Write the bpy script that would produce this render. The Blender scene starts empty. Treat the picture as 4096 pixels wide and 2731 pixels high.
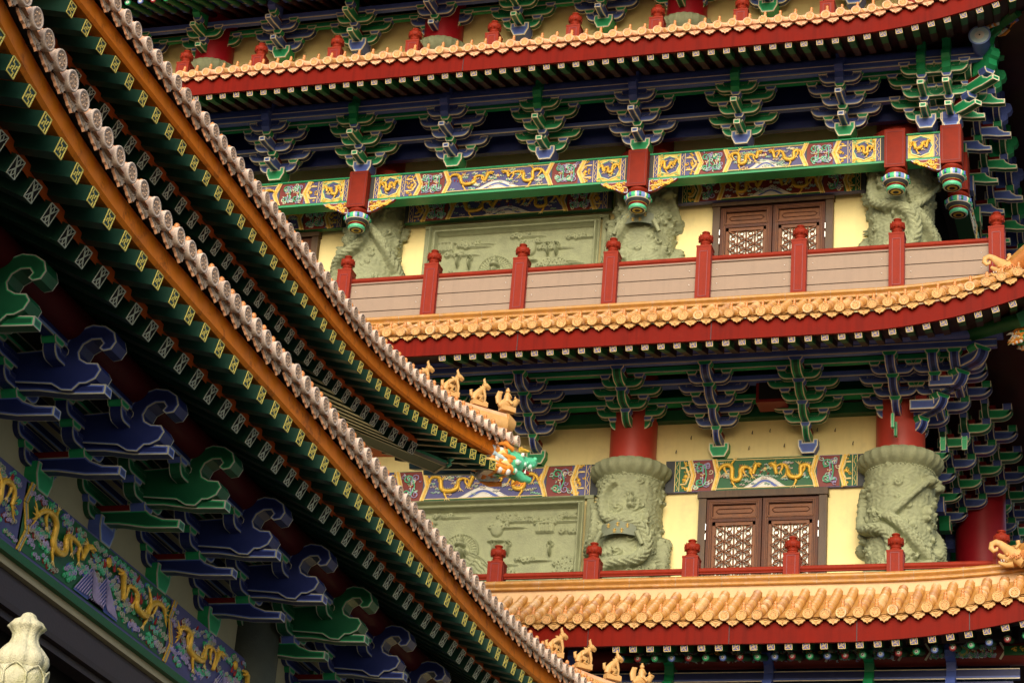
import bpy, math, random
import numpy as np
from mathutils import Matrix, Vector
random.seed(7)
PI = math.pi
sc = bpy.context.scene

# ------------------------------------------------------------------ camera
cd = bpy.data.cameras.new('camera'); cam = bpy.data.objects.new('camera', cd); sc.collection.objects.link(cam)
yaw, pitch, roll = -0.3163, 0.4375, 0.0823
cyw, syw, cp, sp, cr, sr = math.cos(yaw), math.sin(yaw), math.cos(pitch), math.sin(pitch), math.cos(roll), math.sin(roll)
Fv = Vector((syw*cp, cyw*cp, sp)); r0 = Vector((cyw, -syw, 0)); u0 = r0.cross(Fv)
Rv = r0*cr + u0*sr; Uv = -r0*sr + u0*cr
cam.matrix_world = Matrix(((Rv.x, Uv.x, -Fv.x, 0), (Rv.y, Uv.y, -Fv.y, 0), (Rv.z, Uv.z, -Fv.z, 0), (0, 0, 0, 1)))
cd.sensor_width = 36.0; cd.lens = 36.0*2337.04/1024; cd.clip_start = 0.5; cd.clip_end = 600
sc.camera = cam

# ------------------------------------------------------------------ light
w = bpy.data.worlds.new("World"); sc.world = w; w.use_nodes = True
nt = w.node_tree; bg = nt.nodes['Background']
sky = nt.nodes.new('ShaderNodeTexSky'); sky.sky_type = 'NISHITA'; sky.sun_disc = False
SUN_EL, SUN_AZ = 25, 172          # azimuth measured clockwise from +Y
sky.sun_elevation = math.radians(SUN_EL); sky.sun_rotation = math.radians(SUN_AZ)
sky.air_density = 1.0; sky.dust_density = 3.0; sky.ozone_density = 0.6
nt.links.new(sky.outputs[0], bg.inputs[0]); bg.inputs[1].default_value = 0.095
sd = bpy.data.lights.new('sun', 'SUN'); sd.energy = 2.3; sd.angle = math.radians(48); sd.color = (1.0, 0.92, 0.79)
sun = bpy.data.objects.new('sun', sd); sc.collection.objects.link(sun)
az, el = math.radians(SUN_AZ), math.radians(SUN_EL)
sdir = Vector((math.sin(az)*math.cos(el), math.cos(az)*math.cos(el), math.sin(el)))
sun.rotation_euler = sdir.to_track_quat('Z', 'Y').to_euler()
sc.view_settings.view_transform = 'Standard'; sc.view_settings.look = 'None'
sc.view_settings.exposure = 0.60; sc.view_settings.gamma = 1

# ------------------------------------------------------------------ materials
MATS = {}
def mat(name, col, rough=0.5, var=0.18, scale=3.0, bump=0.15, bscale=60, metal=0.0, dirt=None, streak=0.0, spec=0.4, coat=0.0):
    m = bpy.data.materials.new(name); m.use_nodes = True; n = m.node_tree; L = n.links
    b = n.nodes['Principled BSDF']; b.inputs['Roughness'].default_value = rough
    b.inputs['Metallic'].default_value = metal; b.inputs['Specular IOR Level'].default_value = spec
    b.inputs['Coat Weight'].default_value = coat; b.inputs['Coat Roughness'].default_value = 0.25
    tc = n.nodes.new('ShaderNodeTexCoord')
    no = n.nodes.new('ShaderNodeTexNoise'); no.inputs['Scale'].default_value = scale; no.inputs['Detail'].default_value = 6
    no.inputs['Roughness'].default_value = 0.65
    L.new(tc.outputs['Object'], no.inputs['Vector'])
    rm = n.nodes.new('ShaderNodeMapRange'); rm.inputs[1].default_value = 0.3; rm.inputs[2].default_value = 0.7
    rm.inputs[3].default_value = 1-var; rm.inputs[4].default_value = 1+var
    L.new(no.outputs[0], rm.inputs[0])
    mx = n.nodes.new('ShaderNodeVectorMath'); mx.operation = 'SCALE'
    mx.inputs[0].default_value = col[:3]; L.new(rm.outputs[0], mx.inputs['Scale'])
    out = mx.outputs[0]
    if dirt:                                   # patches of grime / lichen with their own shape
        n2 = n.nodes.new('ShaderNodeTexNoise'); n2.inputs['Scale'].default_value = dirt[1]; n2.inputs['Detail'].default_value = 8
        n2.inputs['Roughness'].default_value = 0.7
        L.new(tc.outputs['Object'], n2.inputs['Vector'])
        r2 = n.nodes.new('ShaderNodeMapRange'); r2.inputs[1].default_value = dirt[2]; r2.inputs[2].default_value = dirt[2]+0.18
        r2.inputs[3].default_value = 0; r2.inputs[4].default_value = dirt[3]
        L.new(n2.outputs[0], r2.inputs[0])
        mm = n.nodes.new('ShaderNodeMixRGB'); L.new(r2.outputs[0], mm.inputs[0]); L.new(out, mm.inputs[1]); mm.inputs[2].default_value = (*dirt[0], 1)
        out = mm.outputs[0]
    if streak:
        mp = n.nodes.new('ShaderNodeMapping'); mp.inputs['Scale'].default_value = (14, 14, 0.8); L.new(tc.outputs['Object'], mp.inputs[0])
        n3 = n.nodes.new('ShaderNodeTexNoise'); n3.inputs['Scale'].default_value = 1.0; n3.inputs['Detail'].default_value = 5
        L.new(mp.outputs[0], n3.inputs['Vector'])
        r3 = n.nodes.new('ShaderNodeMapRange'); r3.inputs[1].default_value = 0.48; r3.inputs[2].default_value = 0.75
        r3.inputs[3].default_value = 1; r3.inputs[4].default_value = 1-streak; L.new(n3.outputs[0], r3.inputs[0])
        m3 = n.nodes.new('ShaderNodeVectorMath'); m3.operation = 'SCALE'; L.new(out, m3.inputs[0]); L.new(r3.outputs[0], m3.inputs['Scale'])
        out = m3.outputs[0]
    L.new(out, b.inputs['Base Color'])
    rr = n.nodes.new('ShaderNodeMapRange'); rr.inputs[3].default_value = max(0, rough-0.1); rr.inputs[4].default_value = min(1, rough+0.12)
    L.new(no.outputs[0], rr.inputs[0]); L.new(rr.outputs[0], b.inputs['Roughness'])
    if bump:
        nb = n.nodes.new('ShaderNodeTexNoise'); nb.inputs['Scale'].default_value = bscale; nb.inputs['Detail'].default_value = 4
        L.new(tc.outputs['Object'], nb.inputs['Vector'])
        bp = n.nodes.new('ShaderNodeBump'); bp.inputs['Strength'].default_value = bump; bp.inputs['Distance'].default_value = 0.01
        L.new(nb.outputs[0], bp.inputs['Height']); L.new(bp.outputs[0], b.inputs['Normal'])
    MATS[name] = m
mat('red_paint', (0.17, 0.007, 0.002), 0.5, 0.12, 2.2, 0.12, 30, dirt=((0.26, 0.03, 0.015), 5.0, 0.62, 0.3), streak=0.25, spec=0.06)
mat('post_red', (0.24, 0.024, 0.010), 0.5, 0.12, 5, 0.12, 50, dirt=((0.32, 0.06, 0.03), 9, 0.64, 0.3), streak=0.12, spec=0.1)
mat('red_column', (0.46, 0.05, 0.03), 0.4, 0.12, 2, 0.1, 20, dirt=((0.6, 0.3, 0.25), 6, 0.66, 0.5))
mat('red_round', (0.36, 0.008, 0.018), 0.4, 0.12, 2, 0.1, 20)
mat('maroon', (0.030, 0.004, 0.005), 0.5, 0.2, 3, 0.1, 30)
mat('dark_red', (0.20, 0.008, 0.008), 0.45, 0.1, 6, 0.05, 30)
mat('purlin_red', (0.085, 0.005, 0.008), 0.6, 0.25, 2.5, 0.05, 20, spec=0.2)
mat('wall_yellow', (0.88, 0.74, 0.34), 0.75, 0.06, 1.6, 0.1, 40, dirt=((0.50, 0.42, 0.24), 1.6, 0.52, 0.40), streak=0.04)
mat('wall_cream', (0.50, 0.46, 0.28), 0.8, 0.08, 2, 0.1, 40, dirt=((0.15, 0.13, 0.09), 10, 0.70, 0.6))
mat('stone_green', (0.27, 0.29, 0.165), 0.75, 0.16, 5, 0.6, 45, dirt=((0.14, 0.16, 0.10), 3.2, 0.56, 0.45))
mat('stone_plaque', (0.15, 0.17, 0.11), 0.6, 0.15, 5, 0.3, 60)
mat('stone_dark', (0.055, 0.065, 0.05), 0.7, 0.2, 5, 0.5, 60)
mat('stone_white', (0.58, 0.56, 0.39), 0.85, 0.14, 9, 0.9, 110, dirt=((0.26, 0.27, 0.07), 6, 0.50, 0.75))
mat('tile', (0.46, 0.225, 0.052), 0.33, 0.16, 7, 0.15, 30, dirt=((0.50, 0.30, 0.20), 9, 0.52, 0.7), coat=0.25)
mat('tile_b', (0.38, 0.165, 0.036), 0.38, 0.2, 7, 0.2, 30, dirt=((0.36, 0.22, 0.14), 9, 0.48, 0.7), coat=0.2)
mat('tile_c', (0.55, 0.31, 0.11), 0.4, 0.2, 7, 0.2, 30, dirt=((0.62, 0.48, 0.36), 9, 0.50, 0.7), coat=0.2)
mat('tile_face_b', (0.46, 0.25, 0.08), 0.45, 0.2, 9, 0.3, 40, dirt=((0.38, 0.26, 0.18), 12, 0.50, 0.6))
mat('tile_face_c', (0.62, 0.42, 0.20), 0.45, 0.2, 9, 0.3, 40, dirt=((0.62, 0.50, 0.40), 12, 0.50, 0.6))
mat('left_tile_b', (0.56, 0.30, 0.18), 0.55, 0.2, 8, 0.3, 40, dirt=((0.26, 0.18, 0.11), 14, 0.50, 0.7))
mat('left_disc_b', (0.58, 0.45, 0.36), 0.65, 0.2, 14, 0.4, 80, dirt=((0.22, 0.16, 0.12), 16, 0.52, 0.7))
mat('tile_face', (0.58, 0.335, 0.115), 0.45, 0.14, 9, 0.2, 40, dirt=((0.60, 0.44, 0.32), 12, 0.55, 0.5))
mat('tile_pink', (0.74, 0.42, 0.24), 0.45, 0.14, 9, 0.2, 40, dirt=((0.60, 0.44, 0.32), 12, 0.55, 0.5))
mat('tile_emboss', (0.66, 0.35, 0.13), 0.5, 0.3, 60, 1.0, 90)
mat('tile_orange', (0.60, 0.24, 0.07), 0.35, 0.2, 9, 0.2, 30, coat=0.3)
mat('left_tile', (0.74, 0.40, 0.22), 0.5, 0.18, 8, 0.3, 40, dirt=((0.30, 0.2, 0.12), 14, 0.55, 0.6))
mat('left_disc', (0.68, 0.54, 0.44), 0.65, 0.15, 14, 0.4, 80, dirt=((0.28, 0.2, 0.14), 16, 0.60, 0.6))
mat('left_emboss', (0.52, 0.36, 0.25), 0.7, 0.45, 55, 1.0, 70)
mat('left_drip', (0.56, 0.42, 0.30), 0.55, 0.35, 22, 1.0, 60, dirt=((0.13, 0.10, 0.06), 18, 0.52, 0.75))
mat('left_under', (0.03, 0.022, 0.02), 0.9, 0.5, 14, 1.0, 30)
mat('mortar', (0.45, 0.36, 0.26), 0.9, 0.3, 20, 0.6, 50)
mat('ridge_wall', (0.64, 0.40, 0.19), 0.5, 0.1, 5, 0.2, 30, dirt=((0.6, 0.45, 0.32), 8, 0.6, 0.5), streak=0.1)
mat('plank', (0.30, 0.215, 0.155), 0.6, 0.06, 3, 0.25, 160, dirt=((0.26, 0.18, 0.12), 3.5, 0.68, 0.3), streak=0.07)
mat('plank_cap', (0.24, 0.165, 0.12), 0.6, 0.1, 3, 0.25, 100)
mat('gap', (0.04, 0.025, 0.02), 0.9, 0, 3, 0)
mat('metal', (0.75, 0.75, 0.72), 0.3, 0, 3, 0, metal=0.8)
mat('blue', (0.085, 0.135, 0.46), 0.42, 0.12, 6, 0.08, 40, coat=0.1)
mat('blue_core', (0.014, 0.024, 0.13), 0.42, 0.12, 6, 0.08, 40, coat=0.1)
mat('blue_light', (0.20, 0.31, 0.64), 0.42, 0.1, 6, 0.08, 40, coat=0.1)
mat('green', (0.016, 0.32, 0.115), 0.42, 0.12, 6, 0.08, 40, coat=0.1)
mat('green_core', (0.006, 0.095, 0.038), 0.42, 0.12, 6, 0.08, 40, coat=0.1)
mat('green_light', (0.07, 0.52, 0.23), 0.42, 0.1, 6, 0.08, 40, coat=0.1)
mat('line', (0.92, 0.82, 0.60), 0.5, 0.12, 10, 0.1, 60)
mat('cream_line', (0.60, 0.44, 0.17), 0.5, 0.1, 10, 0.1, 60)
mat('flower_line', (0.55, 0.62, 0.52), 0.5, 0.1, 10, 0.1, 60)
mat('line_grey', (0.42, 0.42, 0.34), 0.5, 0.12, 10, 0.1, 60)
mat('gold', (0.86, 0.52, 0.06), 0.33, 0.2, 20, 0.6, 90, metal=0.25, coat=0.2)
mat('gold_light', (0.88, 0.66, 0.25), 0.4, 0.15, 14, 0.2, 60)
mat('yellow_line', (0.72, 0.62, 0.14), 0.5, 0.15, 14, 0.2, 60)
mat('panel_maroon', (0.22, 0.030, 0.022), 0.45, 0.12, 6, 0.1, 40)
mat('panel_blue', (0.085, 0.085, 0.24), 0.45, 0.15, 6, 0.1, 40)
mat('panel_green', (0.012, 0.12, 0.035), 0.45, 0.12, 6, 0.1, 40)
mat('dark_slate', (0.045, 0.05, 0.055), 0.6, 0.1, 6, 0.1, 40)
mat('white', (0.82, 0.80, 0.74), 0.5, 0.08, 10, 0.1, 60)
mat('mint', (0.10, 0.55, 0.30), 0.35, 0.2, 20, 0.2, 60, coat=0.3)
mat('mint_pale', (0.55, 0.78, 0.66), 0.35, 0.15, 20, 0.2, 60, coat=0.3)
mat('sky_pale', (0.55, 0.74, 0.80), 0.4, 0.1, 10, 0.1, 60)
mat('lilac', (0.42, 0.36, 0.60), 0.45, 0.15, 10, 0.1, 60)
mat('flame', (0.38, 0.02, 0.02), 0.45, 0.1, 10, 0.1, 60)
mat('orange', (0.80, 0.28, 0.03), 0.4, 0.15, 10, 0.2, 40, coat=0.3)
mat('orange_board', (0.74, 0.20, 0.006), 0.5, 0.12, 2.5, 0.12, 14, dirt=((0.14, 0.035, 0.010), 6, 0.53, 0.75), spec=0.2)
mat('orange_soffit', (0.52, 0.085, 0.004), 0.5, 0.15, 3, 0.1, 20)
mat('rafter_green', (0.008, 0.045, 0.028), 0.42, 0.12, 3, 0.1, 30, coat=0.15)
mat('rafter_green2', (0.010, 0.11, 0.035), 0.42, 0.12, 3, 0.1, 30)
mat('wood', (0.085, 0.024, 0.008), 0.5, 0.3, 5, 0.3, 30, streak=0.3, spec=.25)
mat('wood_frame', (0.085, 0.045, 0.018), 0.5, 0.3, 4, 0.3, 30, streak=0.4)
mat('wood_light', (0.17, 0.060, 0.019), 0.45, 0.3, 6, 0.3, 30, spec=.25)
mat('wood_dark', (0.035, 0.022, 0.024), 0.5, 0.2, 4, 0.2, 30)
mat('pane', (0.80, 0.84, 0.70), 0.15, 0.35, 3, 0.0, 10, coat=0.5)
mat('pane_dark', (0.04, 0.06, 0.055), 0.15, 0.3, 3, 0.0, 10, coat=0.5)
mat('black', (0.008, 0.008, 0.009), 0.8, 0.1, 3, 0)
mat('paving', (0.09, 0.08, 0.065), 0.85, 0.15, 0.6, 0.2, 8)
mat('terrace_paving', (0.07, 0.062, 0.05), 0.85, 0.2, 1.5, 0.2, 8)
mat('lintel', (0.050, 0.036, 0.042), 0.5, 0.15, 3, 0.2, 30)
mat('cream_strip', (0.42, 0.38, 0.24), 0.6, 0.1, 4, 0.1, 30)

# ------------------------------------------------------------------ mesh builder
class MB:
    def __init__(s, T=None):
        s.v = []; s.f = []; s.mi = []; s.sm = []; s.mats = []; s.T = T
    def add(s, vs, fs, m, smooth=False):
        if m not in s.mats: s.mats.append(m)
        k = s.mats.index(m); o = len(s.v)
        if s.T is not None: vs = [tuple(s.T @ Vector(p)) for p in vs]
        s.v.extend(vs)
        for f in fs: s.f.append(tuple(i+o for i in f)); s.mi.append(k); s.sm.append(smooth)
    def box(s, x0, x1, y0, y1, z0, z1, m):
        s.add([(x0,y0,z0),(x1,y0,z0),(x1,y1,z0),(x0,y1,z0),(x0,y0,z1),(x1,y0,z1),(x1,y1,z1),(x0,y1,z1)],
              [(0,3,2,1),(4,5,6,7),(0,1,5,4),(1,2,6,5),(2,3,7,6),(3,0,4,7)], m)
    def tube(s, pts, r, m, n=6, cap=True, smooth=True, flat=1.0):
        P = [Vector(p) for p in pts]; k = len(P)
        R = r if isinstance(r, (list, tuple)) else [r]*k
        vs = []; up = None
        for i in range(k):
            t = (P[min(i+1, k-1)]-P[max(i-1, 0)])
            if t.length < 1e-9: t = Vector((0, 0, 1))
            t.normalize()
            if up is None:
                up = Vector((0, -1, 0)) if abs(t.y) < 0.9 else Vector((0, 0, 1))
            a = up - t*up.dot(t)
            if a.length < 1e-6: a = t.orthogonal()
            a.normalize(); b = t.cross(a); up = a
            for j in range(n):
                q = 2*PI*j/n
                vs.append(tuple(P[i] + (a*math.cos(q)*flat + b*math.sin(q))*R[i]))
        fs = []
        for i in range(k-1):
            for j in range(n):
                j2 = (j+1) % n
                fs.append((i*n+j, i*n+j2, (i+1)*n+j2, (i+1)*n+j))
        s.add(vs, fs, m, smooth)
        if cap:
            s.add(vs[:n], [tuple(range(n))[::-1]], m); s.add(vs[-n:], [tuple(range(n))], m)
    def lathe(s, prof, m, n=16, T=None, smooth=True, mod=None, cap=True):
        # prof: (r, z[, material]) about z; mod(theta, i) multiplies the radius
        T = T or Matrix(); vs = []
        for i, p in enumerate(prof):
            for j in range(n):
                q = 2*PI*j/n; r = p[0]*(mod(q, i) if mod else 1)
                vs.append(tuple(T @ Vector((r*math.cos(q), r*math.sin(q), p[1]))))
        groups = {}
        for i in range(len(prof)-1):
            mm = prof[i][2] if len(prof[i]) > 2 else m
            for j in range(n):
                j2 = (j+1) % n
                groups.setdefault(mm(j, n) if callable(mm) else mm, []).append((i*n+j, i*n+j2, (i+1)*n+j2, (i+1)*n+j))
        for mm, fs in groups.items():
            used = sorted({q for f in fs for q in f}); ix = {q: a for a, q in enumerate(used)}
            s.add([vs[q] for q in used], [tuple(ix[q] for q in f) for f in fs], mm, smooth)
        if cap:
            last = prof[-1][2] if len(prof[-1]) > 2 else (m if not callable(m) else 'line')
            if prof[-1][0] > 1e-4: s.add(vs[-n:], [tuple(range(n))], last if not callable(last) else 'line')
            if prof[0][0] > 1e-4: s.add(vs[:n], [tuple(range(n))[::-1]], prof[0][2] if len(prof[0]) > 2 and not callable(prof[0][2]) else (m if not callable(m) else 'line'))
    def ball(s, c, r, m, n=8, k=5, sc3=(1, 1, 1)):
        T = Matrix.Translation(c) @ Matrix.Diagonal((*sc3, 1))
        s.lathe([(r*math.sin(PI*i/k)+1e-5, -r*math.cos(PI*i/k)) for i in range(k+1)], m, n, T, cap=False)
    def grid(s, P, nu, nv, m, smooth=True, flip=False):
        vs = [P(i, j) for i in range(nu) for j in range(nv)]
        fs = [(i*nv+j, (i+1)*nv+j, (i+1)*nv+j+1, i*nv+j+1) for i in range(nu-1) for j in range(nv-1)]
        s.add(vs, fs, m, smooth)
    def prism(s, poly, w0, w1, fm, rings, core, side, lines=None, lw=0.012, back=True, sidecore=None):
        # poly: CCW 2D outline, extruded from w0 to w1; rings: [(width, material)...] painted bands round the faces
        area = sum(poly[i][0]*poly[(i+1) % len(poly)][1]-poly[(i+1) % len(poly)][0]*poly[i][1] for i in range(len(poly)))
        if area < 0: poly = poly[::-1]
        n = len(poly)
        def off(d):
            out = []
            for i in range(n):
                a, b, c = Vector(poly[i-1]), Vector(poly[i]), Vector(poly[(i+1) % n])
                e1, e2 = (b-a), (c-b)
                e1.normalize(); e2.normalize()
                n1, n2 = Vector((-e1.y, e1.x)), Vector((-e2.y, e2.x))
                mm = n1+n2; l = mm.length
                if l < 1e-4: mm = n1; k = 1
                else: mm /= l; k = min(1.6, 1/max(0.3, mm.dot(n1)))
                out.append(tuple(b+mm*d*k))
            return out
        caps = [w0] + ([w1] if back else [])
        for w_ in caps:
            d = 0; prev = poly
            for wd, mm in rings:
                d += wd; cur = off(d)
                s.add([fm(*p, w_) for p in prev]+[fm(*p, w_) for p in cur], [(i, (i+1) % n, n+(i+1) % n, n+i) for i in range(n)], mm)
                prev = cur
            s.add([fm(*p, w_) for p in prev], [tuple(range(n))], core)
        cuts = [w0, w1]; ms = [side]
        if lines:
            sg = 1 if w1 > w0 else -1; q = abs(w1-w0)
            cuts = [w0, w0+sg*lw, w1-sg*lw, w1]; ms = [lines, side, lines]
            if sidecore: cuts = [w0, w0+sg*lw, w0+sg*q*0.3, w1-sg*q*0.3, w1-sg*lw, w1]; ms = [lines, side, sidecore, side, lines]
        for k in range(len(ms)):
            s.add([fm(*p, cuts[k]) for p in poly]+[fm(*p, cuts[k+1]) for p in poly], [(i, (i+1) % n, n+(i+1) % n, n+i) for i in range(n)], ms[k])
    def mesh(s, name):
        me = bpy.data.meshes.new(name); me.from_pydata(s.v, [], s.f)
        for m in s.mats: me.materials.append(MATS[m])
        me.polygons.foreach_set('material_index', s.mi); me.polygons.foreach_set('use_smooth', s.sm); me.update()
        return me

def link(name, mb, parent=None, loc=(0, 0, 0), rz=0.0):
    o = bpy.data.objects.new(name, mb.mesh(name) if isinstance(mb, MB) else mb); sc.collection.objects.link(o)
    if parent: o.parent = parent
    o.location = loc; o.rotation_euler = (0, 0, rz); return o
def tag(o, label, cat, group=None):
    o['label'] = label; o['category'] = cat
    if group: o['group'] = group
    return o
def structure(name, mb):
    o = link(name, mb); o['kind'] = 'structure'; return o
class Hall:
    def __init__(s, name, label, cat, base, rz=0.0):
        s.base = Vector(base); s.e = bpy.data.objects.new(name, None); sc.collection.objects.link(s.e)
        s.e.location = Matrix.Rotation(rz, 4, 'Z') @ s.base; s.e.rotation_euler = (0, 0, rz); tag(s.e, label, cat)
    def add(s, name, mb, loc=(0, 0, 0), rz=0.0, label=None):
        o = link(name, mb, s.e, Vector(loc)-s.base, rz)
        if label: o['label'] = label
        return o
def copy_part(o, parent, loc, rz=0.0):
    c = o.copy(); sc.collection.objects.link(c); c.parent = parent; c.location = loc; c.rotation_euler = (0, 0, rz)
    for ch in o.children:
        d = ch.copy(); sc.collection.objects.link(d); d.parent = c
    return c
FX = lambda u, v, w: (u, w, v)          # profile in x-z, thickness in y
FY = lambda u, v, w: (w, -u, v)         # profile outward(-y)-z, thickness in x

# ------------------------------------------------------------------ ground
g = MB(); g.add([(-120, -60, -1.6), (120, -60, -1.6), (120, 160, -1.6), (-120, 160, -1.6)], [(0, 1, 2, 3)], 'paving')
structure('ground', g)

# ------------------------------------------------------------------ bracket sets
COL = {'b': dict(face='blue', core='blue_core', light='blue_light', o='g'), 'g': dict(face='green', core='green_core', light='green_light', o='b')}
def arc(cx, cz, r, a0, a1, n): return [(cx+r*math.cos(math.radians(a0+(a1-a0)*i/n)), cz+r*math.sin(math.radians(a0+(a1-a0)*i/n))) for i in range(n+1)]
def arm_mesh(W, H, dep, c, ln, lw):
    r = H*1.05; k = COL[c]
    if ln == 'line_grey': k = dict(k, light=k['face'], face=k['core'])  # left-hall arms: core paint as face, deep eave shade put into the colour
    end = W*0.74
    right = [(W-r*0.9, 0)] + [(W-r*0.9+r*0.9*math.sin(q), H-H*math.cos(q)) for q in [PI/2*i/5 for i in range(1, 6)]]
    right += [(W, H), (W-H*0.85, H), (W-H*0.85-0.02, H*0.74)]
    poly = right + [(-x, z) for x, z in right[::-1]]
    m = MB(); m.prism(poly, -dep/2, dep/2, FX, [(lw, ln), (lw*1.1, k['light'])], k['face'], k['core'], ln, lw*0.8, sidecore=None)
    return m
def block_mesh(wb, wt, h, dep, c, ln, lw):
    k = COL[COL[c]['o']]
    poly = [(-wb/2, 0), (wb/2, 0), (wt/2, h*0.55), (wt/2, h), (-wt/2, h), (-wt/2, h*0.55)]
    m = MB(); m.prism(poly, -dep/2, dep/2, FX, [(lw*0.9, ln), (lw*0.7, k['light'])], k['face'], k['face'], ln, lw*0.6)
    return m
def base_block(wb, wt, h, dep, notch, c, ln, lw):
    k = COL[COL[c]['o']]
    poly = [(-wb/2, 0), (wb/2, 0), (wt/2, h*0.52), (wt/2, h), (notch/2+0.03, h), (notch/2+0.03, h*0.78), (-notch/2-0.03, h*0.78), (-notch/2-0.03, h), (-wt/2, h), (-wt/2, h*0.52)]
    m = MB(); m.prism(poly, -dep/2, dep/2, FX, [(lw, ln), (lw*1.1, k['light'])], k['face'], k['face'], ln, lw)
    return m
def make_set(S, c):
    """one bracket set; its own origin is the middle of the bottom of its base block"""
    k = COL[c]; ln = S['line']; lw = S['lw']; d, h, H, sc_ = S['d'], S['h'], S['H'], S['scale']
    z0 = S['z0']; planes = S['planes']; at = S['armw']; kindL = S['hook'] == 'wrap'
    if kindL: k = dict(k, light=k['face'], face=k['core'], core=k['core'])  # left hall: same paint darkened to core colour to imitate eave shade
    root = link('bracket_set', base_block(.19*sc_, .31*sc_, z0*1.25, .26*sc_, at, c, ln, lw) if not S.get('nobase') else base_block(.08, .09, z0*1.2, .05, .01, c, ln, .004))
    def ch(name, mb, loc=(0, 0, 0)): return link(name, mb, root, loc)
    sb = block_mesh(.115*sc_, .17*sc_, h-H+.004, at*1.15, c, ln, lw).mesh('bearing_block')
    short = arm_mesh(S['ws'], H, at, c, ln, lw).mesh('cross_arm'); long = arm_mesh(S['wl'], H, at, c, ln, lw).mesh('cross_arm')
    def blocks(W, y, z):
        for sx in (-1, 1): ch('bearing_block', sb, (sx*(W-H*0.42), y, z))
    n = len(planes)
    for q, s in enumerate(planes):
        y = -s*d; z = z0+s*h
        ch('cross_arm', short, (0, y, z)); blocks(S['ws'], y, z+H)
        if q < n-1 or S.get('longlast'):
            ch('cross_arm', long, (0, y, z+h)); blocks(S['wl'], y, z+h+H)
    if S['inner']:                                    # arms on the wall plane, seen behind
        for q, s in enumerate(S['inner']):
            ch('cross_arm', long if q % 2 else short, (0, S.get('iy', 0.3), z0+s*h))
    # outward arms
    for s in range(S.get('s0', 0), S['outs']):
        z = z0+s*h; y0 = s*d-0.12
        if S['nose']:
            L, dr = S['nl'], S['nd']
            u1 = s*d+L; tw = S['tw']; ku = (s+1)*d
            poly = [(y0, z-0.0*sc_), (s*d+L*0.30, z-dr*0.25), (s*d+L*0.62, z-dr*0.85), (u1, z-dr),
                    (u1, z-dr+tw), (s*d+L*0.80, z-dr+tw*1.15), (s*d+L*0.66, z+H*0.62), (s*d+L*0.60, z+H), (y0, z+H)]
            m = MB(); m.prism(poly, -at/2, at/2, FY, [(lw*0.9, ln), (lw, k['light'])], k['face'], k['face'], ln, lw*0.9, sidecore=k['core'])
            e = lw*0.8                                   # painted end of the nose
            fr = [(-at/2, z-dr), (at/2, z-dr), (at/2, z-dr+tw), (-at/2, z-dr+tw)]
            q = 0.003; m.prism(fr, -(u1+q), -(u1-0.002), FX, [(e, ln), (e*1.1, k['light'])], k['core'], ln, back=False)
            ch('bracket_nose', m)
            ch('bearing_block', block_mesh(at*1.0, at*1.5, h-H+.02, at*1.3, c, ln, lw), (0, -(s+1)*d, z+H-.01))
        else:
            u1 = (s+1)*d+at*0.7
            poly = [(y0, z), (u1-H*1.3, z)] + [(u1-H*1.3+H*1.3*math.sin(a), z+H*1.05-H*1.05*math.cos(a)) for a in [PI/2*i/6 for i in range(1, 7)]] + [(u1, z+H*1.05), (y0, z+H*1.05)]
            ww = at*(1.0+0.14*s)
            m = MB(); m.prism(poly, -ww/2, ww/2, FY, [(lw*0.9, ln), (lw, k['light'])], k['face'], k['face'], ln, lw*0.9, sidecore=k['core'])
            m.box(-ww/2-.004, ww/2+.004, -(u1-H*1.7), -(y0+.1), z+H*1.06, z+h, 'dark_red')
            ch('bracket_arm', m)
            ch('bearing_block', block_mesh(ww*1.0, ww*1.45, h-H+.02, at*1.3, c, ln, lw), (0, -(s+1)*d, z+H-.01))
    if S['nose'] and S.get('sidered', True):
        m = MB(); m.box(-at*.42, at*.42, -(d-.05), 0, H, h, 'dark_red'); sp_ = m.mesh('spacer')
        for s in range(0, S['outs']): ch('spacer', sp_, (0, -s*d, z0+s*h))
    # hook at the top
    hk = S['hook']
    if hk:
        y = -S['outs']*d; z = z0+S['outs']*h; a = S['hs']; m = MB()
        ux = S['outs']*d
        if hk == 'main':                               # curled head standing in front of the purlin
            ux += .04
            poly = [(ux-.2*a, z-.02*a), (ux+.02*a, z-.02*a), (ux+.09*a, z+.02*a), (ux+.09*a, z+.10*a), (ux+.13*a, z+.12*a), (ux+.15*a, z+.17*a),
                    (ux+.13*a, z+.23*a), (ux+.06*a, z+.25*a), (ux+.04*a, z+.33*a), (ux+.06*a, z+.42*a), (ux+.17*a, z+.44*a), (ux+.21*a, z+.50*a),
                    (ux+.19*a, z+.57*a), (ux+.08*a, z+.60*a), (ux-.06*a, z+.56*a), (ux-.12*a, z+.44*a), (ux-.2*a, z+.36*a)]
            m.prism(poly, -at*.62, at*.62, FY, [(.01, k['face'])], k['face'], k['face'])
        else:                                          # big scrolled head wrapped round the round purlin
            U = ux+.06; t_ = at*.9; z -= .10
            crest = [(U-.50, z-.02), (U-.10, z-.06), (U+.00, z-.12), (U+.10, z-.13), (U+.16, z-.07), (U+.22, z-.07), (U+.30, z-.03), (U+.34, z+.05), (U+.30, z+.11), (U+.20, z+.12),
                     (U+.13, z+.16), (U+.11, z+.22), (U+.14, z+.29), (U+.21, z+.33), (U+.29, z+.33), (U+.32, z+.29), (U+.29, z+.25), (U+.33, z+.22), (U+.40, z+.23), (U+.44, z+.30),
                     (U+.41, z+.39), (U+.32, z+.45), (U+.20, z+.47), (U+.08, z+.43), (U+.0, z+.35), (U-.05, z+.27), (U-.50, z+.25)]
            m.prism(crest, -t_, t_, FY, [(lw*.8, ln), (lw*.7, k['light'])], k['face'], k['core'], ln, lw*.8)
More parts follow.
